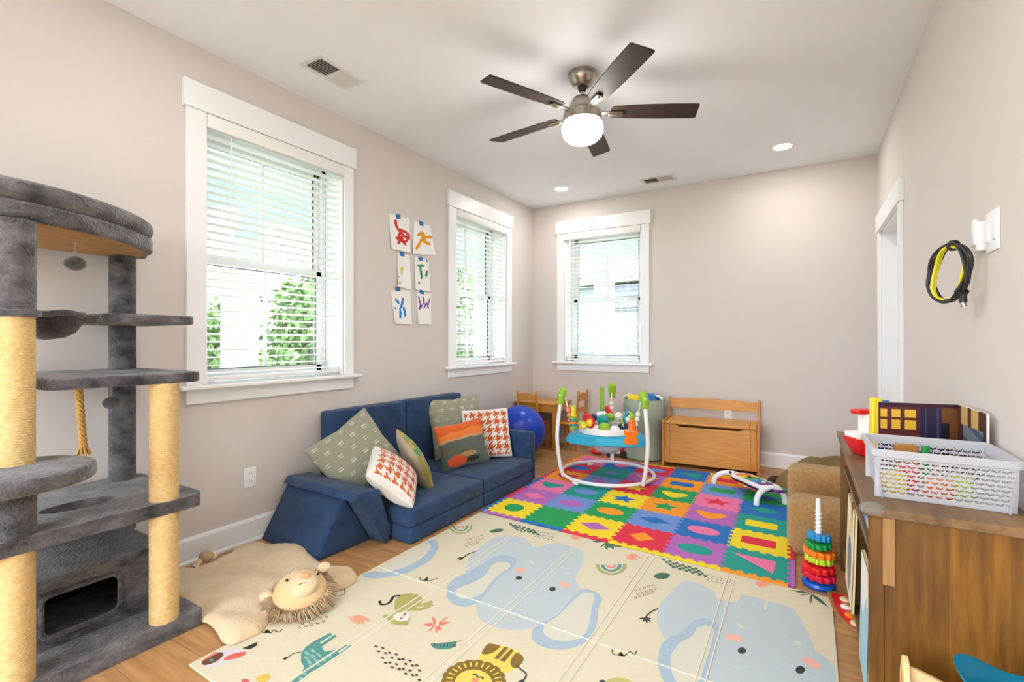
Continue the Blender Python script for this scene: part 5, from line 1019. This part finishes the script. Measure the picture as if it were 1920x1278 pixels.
# ---- toy trolley in the foreground corner
M_ply = mat('pale_birch', (240, 214, 160), .5, var=(5, (226, 196, 138), (1, 8, 8)))
tt = thing('wooden_toy_rack', 'pale wooden toy rack with curved panels in front of the bookcase end', 'toy rack', (.34, 1.45, 0))
def curved(y, x0, x1, pk):
    pts = [(x0, .02)]+[(x0+(x1-x0)*i/14, pk[0]+(pk[1]-pk[0])*(i/14)**1.3) for i in range(15)]+[(x1, .02)]
    bm = B(); prism(bm, pts, y-.007, y+.007, M=frame_m((0, 0, 0), (1, 0, 0), (0, 0, 1), (0, 1, 0)), bev=.003, seg=2); return bm
part('back_panel', curved(1.56, .222, .50, (.352, .24)), M_ply, tt, True); part('front_panel', curved(1.36, .222, .50, (.20, .15)), M_ply, tt, True); part('middle_panel', curved(1.50, .315, .50, (.335, .22)), M_ply, tt, True)
bm = B(); prism(bm, [(1.35, .02), (1.58, .02), (1.58, .33), (1.555, .38), (1.535, .372), (1.50, .30), (1.35, .20)], .208, .222, M=MYZ, bev=.003, seg=2); e1 = part('end_panel', bm, M_ply, tt, True)
bm = B(); prism(bm, [(1.49, .22), (1.53, .22), (1.552, .345), (1.545, .35)], .2065, .2085, M=MYZ); part('orange_inlay', bm, PL['orange'], e1)
bm = B(); prism(bm, [(1.35, .02), (1.58, .02), (1.58, .22), (1.35, .15)], .492, .506, M=MYZ, bev=.003); part('end_panel', bm, M_ply, tt, True)
bm = B(); box(bm, (.222, 1.35, 0), (.506, 1.58, .02), .003, 1); part('rack_base', bm, M_ply, tt)
M_bluet = translucent('clear_blue_plastic', (30, 176, 214), .35, .35, .15)
bm = B(); sc = (.40, 1.452, .328); n = 40; vs = []
for r_, z_ in ((.03, 0), (.05, .01), (.075, .045), (.095, .085)):
    for k in range(n): q = 2*PI*k/n; w = 1+.18*math.cos(q-math.radians(165))**8*(r_ > .06); zz = z_+(.018*math.cos(q-math.radians(165))**2+.010*math.sin(3*q))*(r_/.095)**2; vs.append((sc[0]+r_*w*math.cos(q), sc[1]+r_*w*math.sin(q), sc[2]+zz))
add(bm, vs, [[r*n+i, r*n+(i+1) % n, (r+1)*n+(i+1) % n, (r+1)*n+i] for r in range(3) for i in range(n)]+[list(range(n))[::-1]])
o = solo('toy_scoop', bm, M_bluet, 'clear blue plastic scoop resting on the pale wooden rack', 'toy scoop', sc, smooth=True); mo = o.modifiers.new('thickness', 'SOLIDIFY'); mo.thickness = .002

# ---------------------------------------------------------------- on the walls
M_ppr = colmat('painted_paper', .85); M_tape = mat('blue_tape', (24, 104, 176), .6)
KA = (700, 380, .18779)
ART = [('red finger-painted sheet, top left of the six', [(152, 105), (362, 160), (362, 500), (170, 460)], (245, 138), (208, 40, 32), [[(215, 180), (225, 230), (260, 290), (240, 360), (270, 340), (310, 410)], [(265, 270), (330, 300), (360, 345), (300, 400), (225, 350)], [(270, 300), (340, 355)], [(240, 400), (280, 330)]], 11),
       ('orange finger-painted sheet, top right of the six', [(405, 180), (568, 232), (612, 525), (382, 510)], (476, 207), (238, 156, 32), [[(445, 320), (490, 305), (500, 345), (570, 340)], [(420, 455), (470, 380), (500, 330)], [(480, 370), (550, 410)], [(470, 300), (510, 360)]], 13),
       ('mostly blank sheet with yellow-green dabs, middle left of the six', [(238, 490), (362, 525), (366, 865), (232, 835)], (284, 512), (196, 196, 70), [[(265, 655), (295, 655)], [(285, 655), (275, 710)], [(245, 735), (247, 738)], [(245, 800), (262, 795)]], 8),
       ('green finger-painted sheet, middle right of the six', [(408, 535), (550, 575), (556, 885), (410, 865)], (468, 558), (40, 142, 84), [[(468, 650), (475, 700), (482, 750)], [(450, 625), (490, 625)], [(530, 690), (520, 730)], [(450, 797), (452, 799)], [(530, 578), (531, 579)]], 9),
       ('blue finger-painted sheet, bottom left of the six', [(172, 875), (370, 872), (373, 1213), (210, 1205)], (240, 862), (28, 128, 204), [[(290, 955), (280, 1010), (265, 1060)], [(220, 965), (245, 1000)], [(215, 1050), (217, 1052)], [(300, 1050), (308, 1130)], [(265, 1080), (262, 1140)]], 9),
       ('purple finger-painted sheet, bottom right of the six', [(430, 885), (575, 905), (570, 1213), (441, 1210)], (480, 890), (118, 58, 138), [[(450, 940), (465, 1010), (460, 1060)], [(465, 1050), (500, 1000), (495, 945)], [(500, 1050), (530, 1000), (545, 1050)], [(555, 960), (545, 1020)]], 6)]
for k, (lb, cr, tpx, col, strokes, w) in enumerate(ART):
    t = None; wc = [onx(KA[0]+a*KA[2], KA[1]+b_*KA[2], LW) for a, b_ in cr]; cen = sum(wc, Vector())/4
    t = thing('child_painting', lb, 'painting', (LW, cen.y, min(p.z for p in wc)), group='paintings taped to the wall')
    nx, ny = 34, 46; bm = B(); V = []; info = {}; rn = random.Random(k)
    for i in range(nx+1):
        row = []
        for j in range(ny+1):
            u, v = i/nx, j/ny; p = (wc[0]*(1-u)+wc[1]*u)*(1-v)+(wc[3]*(1-u)+wc[2]*u)*v
            p.x = LW+.0022+.014*v*v*(.4+abs(u-.45))+.004*math.sin(u*5+k)*v; row.append(bm.verts.new(p))
        V.append(row)
    def colr(u, v):
        a = (cr[0][0]*(1-u)+cr[1][0]*u)*(1-v)+(cr[3][0]*(1-u)+cr[2][0]*u)*v; b_ = (cr[0][1]*(1-u)+cr[1][1]*u)*(1-v)+(cr[3][1]*(1-u)+cr[2][1]*u)*v
        d = min(near((a, b_), s, False)[0] for s in strokes); d += 7*noise.noise(Vector((a*.05, b_*.05, k)))
        return col if d < w else tuple((x+y)//2 for x, y in zip(col, (244, 242, 240))) if d < w*1.25 else (244, 242, 240)
    for i in range(nx):
        for j in range(ny): f = bm.faces.new([V[i][j], V[i+1][j], V[i+1][j+1], V[i][j+1]]); info[f] = ((i+.5)/nx, (j+.5)/ny)
    paint(bm, lambda f: colr(*info[f])); part('paper', bm, M_ppr, t, True, nofix=True)
    tp0 = onx(KA[0]+tpx[0]*KA[2], KA[1]+tpx[1]*KA[2], LW); bm = B(); box(bm, (-.0006, -.026, -.017), (.0006, .026, .017), M=Matrix.Translation((LW+.0045, tp0.y, tp0.z)) @ Matrix.Rotation((.2, -.1, 0, .05, .04, -.1)[k], 4, 'X')); part('tape', bm, M_tape, t)
def outlet(Mw, s, z, lb):
    t = thing('wall_outlet', lb, 'outlet', Mw @ Vector((s, 0, z-.058)), group='wall outlets')
    bm = B(); box(bm, (s-.036, 0, z-.058), (s+.036, .006, z+.058), .003, 2, M=Mw); part('cover_plate', bm, M_trim, t, True)
    for dz in (-.022, .022):
        bm = B(); prism(bm, rrect(-.016, -.014, .016, .014, .006, 4), .004, .0075, M=Mw @ frame_m((s, 0, z+dz), (1, 0, 0), (0, 0, 1), (0, 1, 0))); r = part('receptacle', bm, M_vinyl, t)
        bm = B(); box(bm, (s-.007, .0072, z+dz-.004), (s-.005, .0078, z+dz+.005), M=Mw); box(bm, (s+.005, .0072, z+dz-.004), (s+.007, .0078, z+dz+.005), M=Mw); part('slots', bm, M_gask, r)
outlet(ML, 1.65, .372, 'white wall outlet between the cat tree and the couch'); outlet(MBk, -.636, .446, 'white wall outlet behind the toy chest backrest')
sw = thing('fan_control', 'white wall switch plate with a remote cradle at the right', 'switch', (RW, 2.14, 1.45))
bm = B(); box(bm, (RW-.007, 2.075, 1.455), (RW, 2.195, 1.585), .003, 2); part('cover_plate', bm, M_trim, sw, True)
for y in (2.105, 2.165): bm = B(); box(bm, (RW-.011, y-.016, 1.487), (RW-.006, y+.016, 1.553), .002, 1); part('rocker', bm, M_vinyl, sw)
bm = B(); box(bm, (RW-.024, 2.215, 1.47), (RW, 2.262, 1.57), .004, 2); part('remote_cradle', bm, M_trim, sw, True); bm = B(); box(bm, (RW-.030, 2.222, 1.49), (RW-.02, 2.256, 1.58), .004, 2); part('remote', bm, M_vinyl, sw, True)
bm = B(); tube(bm, bez([(RW-.004, 2.285, 1.50), (RW-.03, 2.285, 1.495), (RW-.05, 2.285, 1.505)], 4), .004, 8); part('hook', bm, M_trim, sw, True)
M_ck = mat('black_cable', (34, 34, 36), .5); M_cy = mat('yellow_cable', (226, 216, 30), .5)
cc_ = Vector((RW-.075, 2.30, 1.408)); cn = (Vector((-.93, -.42, .0))).normalized(); cu = Vector((0, 0, 1)); cr_ = cn.cross(cu).normalized()
tilt_ = math.radians(14); c1, c2_ = cr_*math.cos(tilt_)+cu*math.sin(tilt_), cu*math.cos(tilt_)-cr_*math.sin(tilt_)
cbl = thing('coiled_cable', 'coil of black and yellow cable hanging below the switch on the right wall', 'cable', (cc_.x, cc_.y, cc_.z-.11))
rn = random.Random(2)
for k in range(6):
    r = .098+rn.uniform(-.008, .006); off = cn*rn.uniform(-.013, .013); ph = rn.uniform(0, 6)
    bm = B(); tube(bm, [cc_+off+(c1*math.cos(q)*.82+c2_*math.sin(q))*(r+.004*math.sin(2*q+ph))+cn*.005*math.sin(3*q+ph) for q in [2*PI*i/48 for i in range(48)]], .0052, 8, closed=True); part('cable_loop', bm, M_cy if k in (1, 4) else M_ck, cbl, True)
for q in (1.45, 3.75):
    p = cc_+(c1*math.cos(q)*.82+c2_*math.sin(q))*.098; tg = (-c1*math.sin(q)*.82+c2_*math.cos(q)).normalized(); bm = B(); lathe(bm, [(.014, -.009), (.019, -.007), (.019, .007), (.014, .009)], M=frame_m(p, cn, tg.cross(cn), tg)); part('cable_tie', bm, M_ck, cbl, True)
p = cc_+(c1*math.cos(3.75)*.82+c2_*math.sin(3.75))*.11; bm = B(); tube(bm, [p, p+Vector((0, 0, -.03))], [.010, .012], 10); tube(bm, [p+Vector((0, 0, -.03)), p+Vector((.004, 0, -.045))], .008, 8, mi=1); part('plug', bm, [M_ck, M_nick], cbl, True)
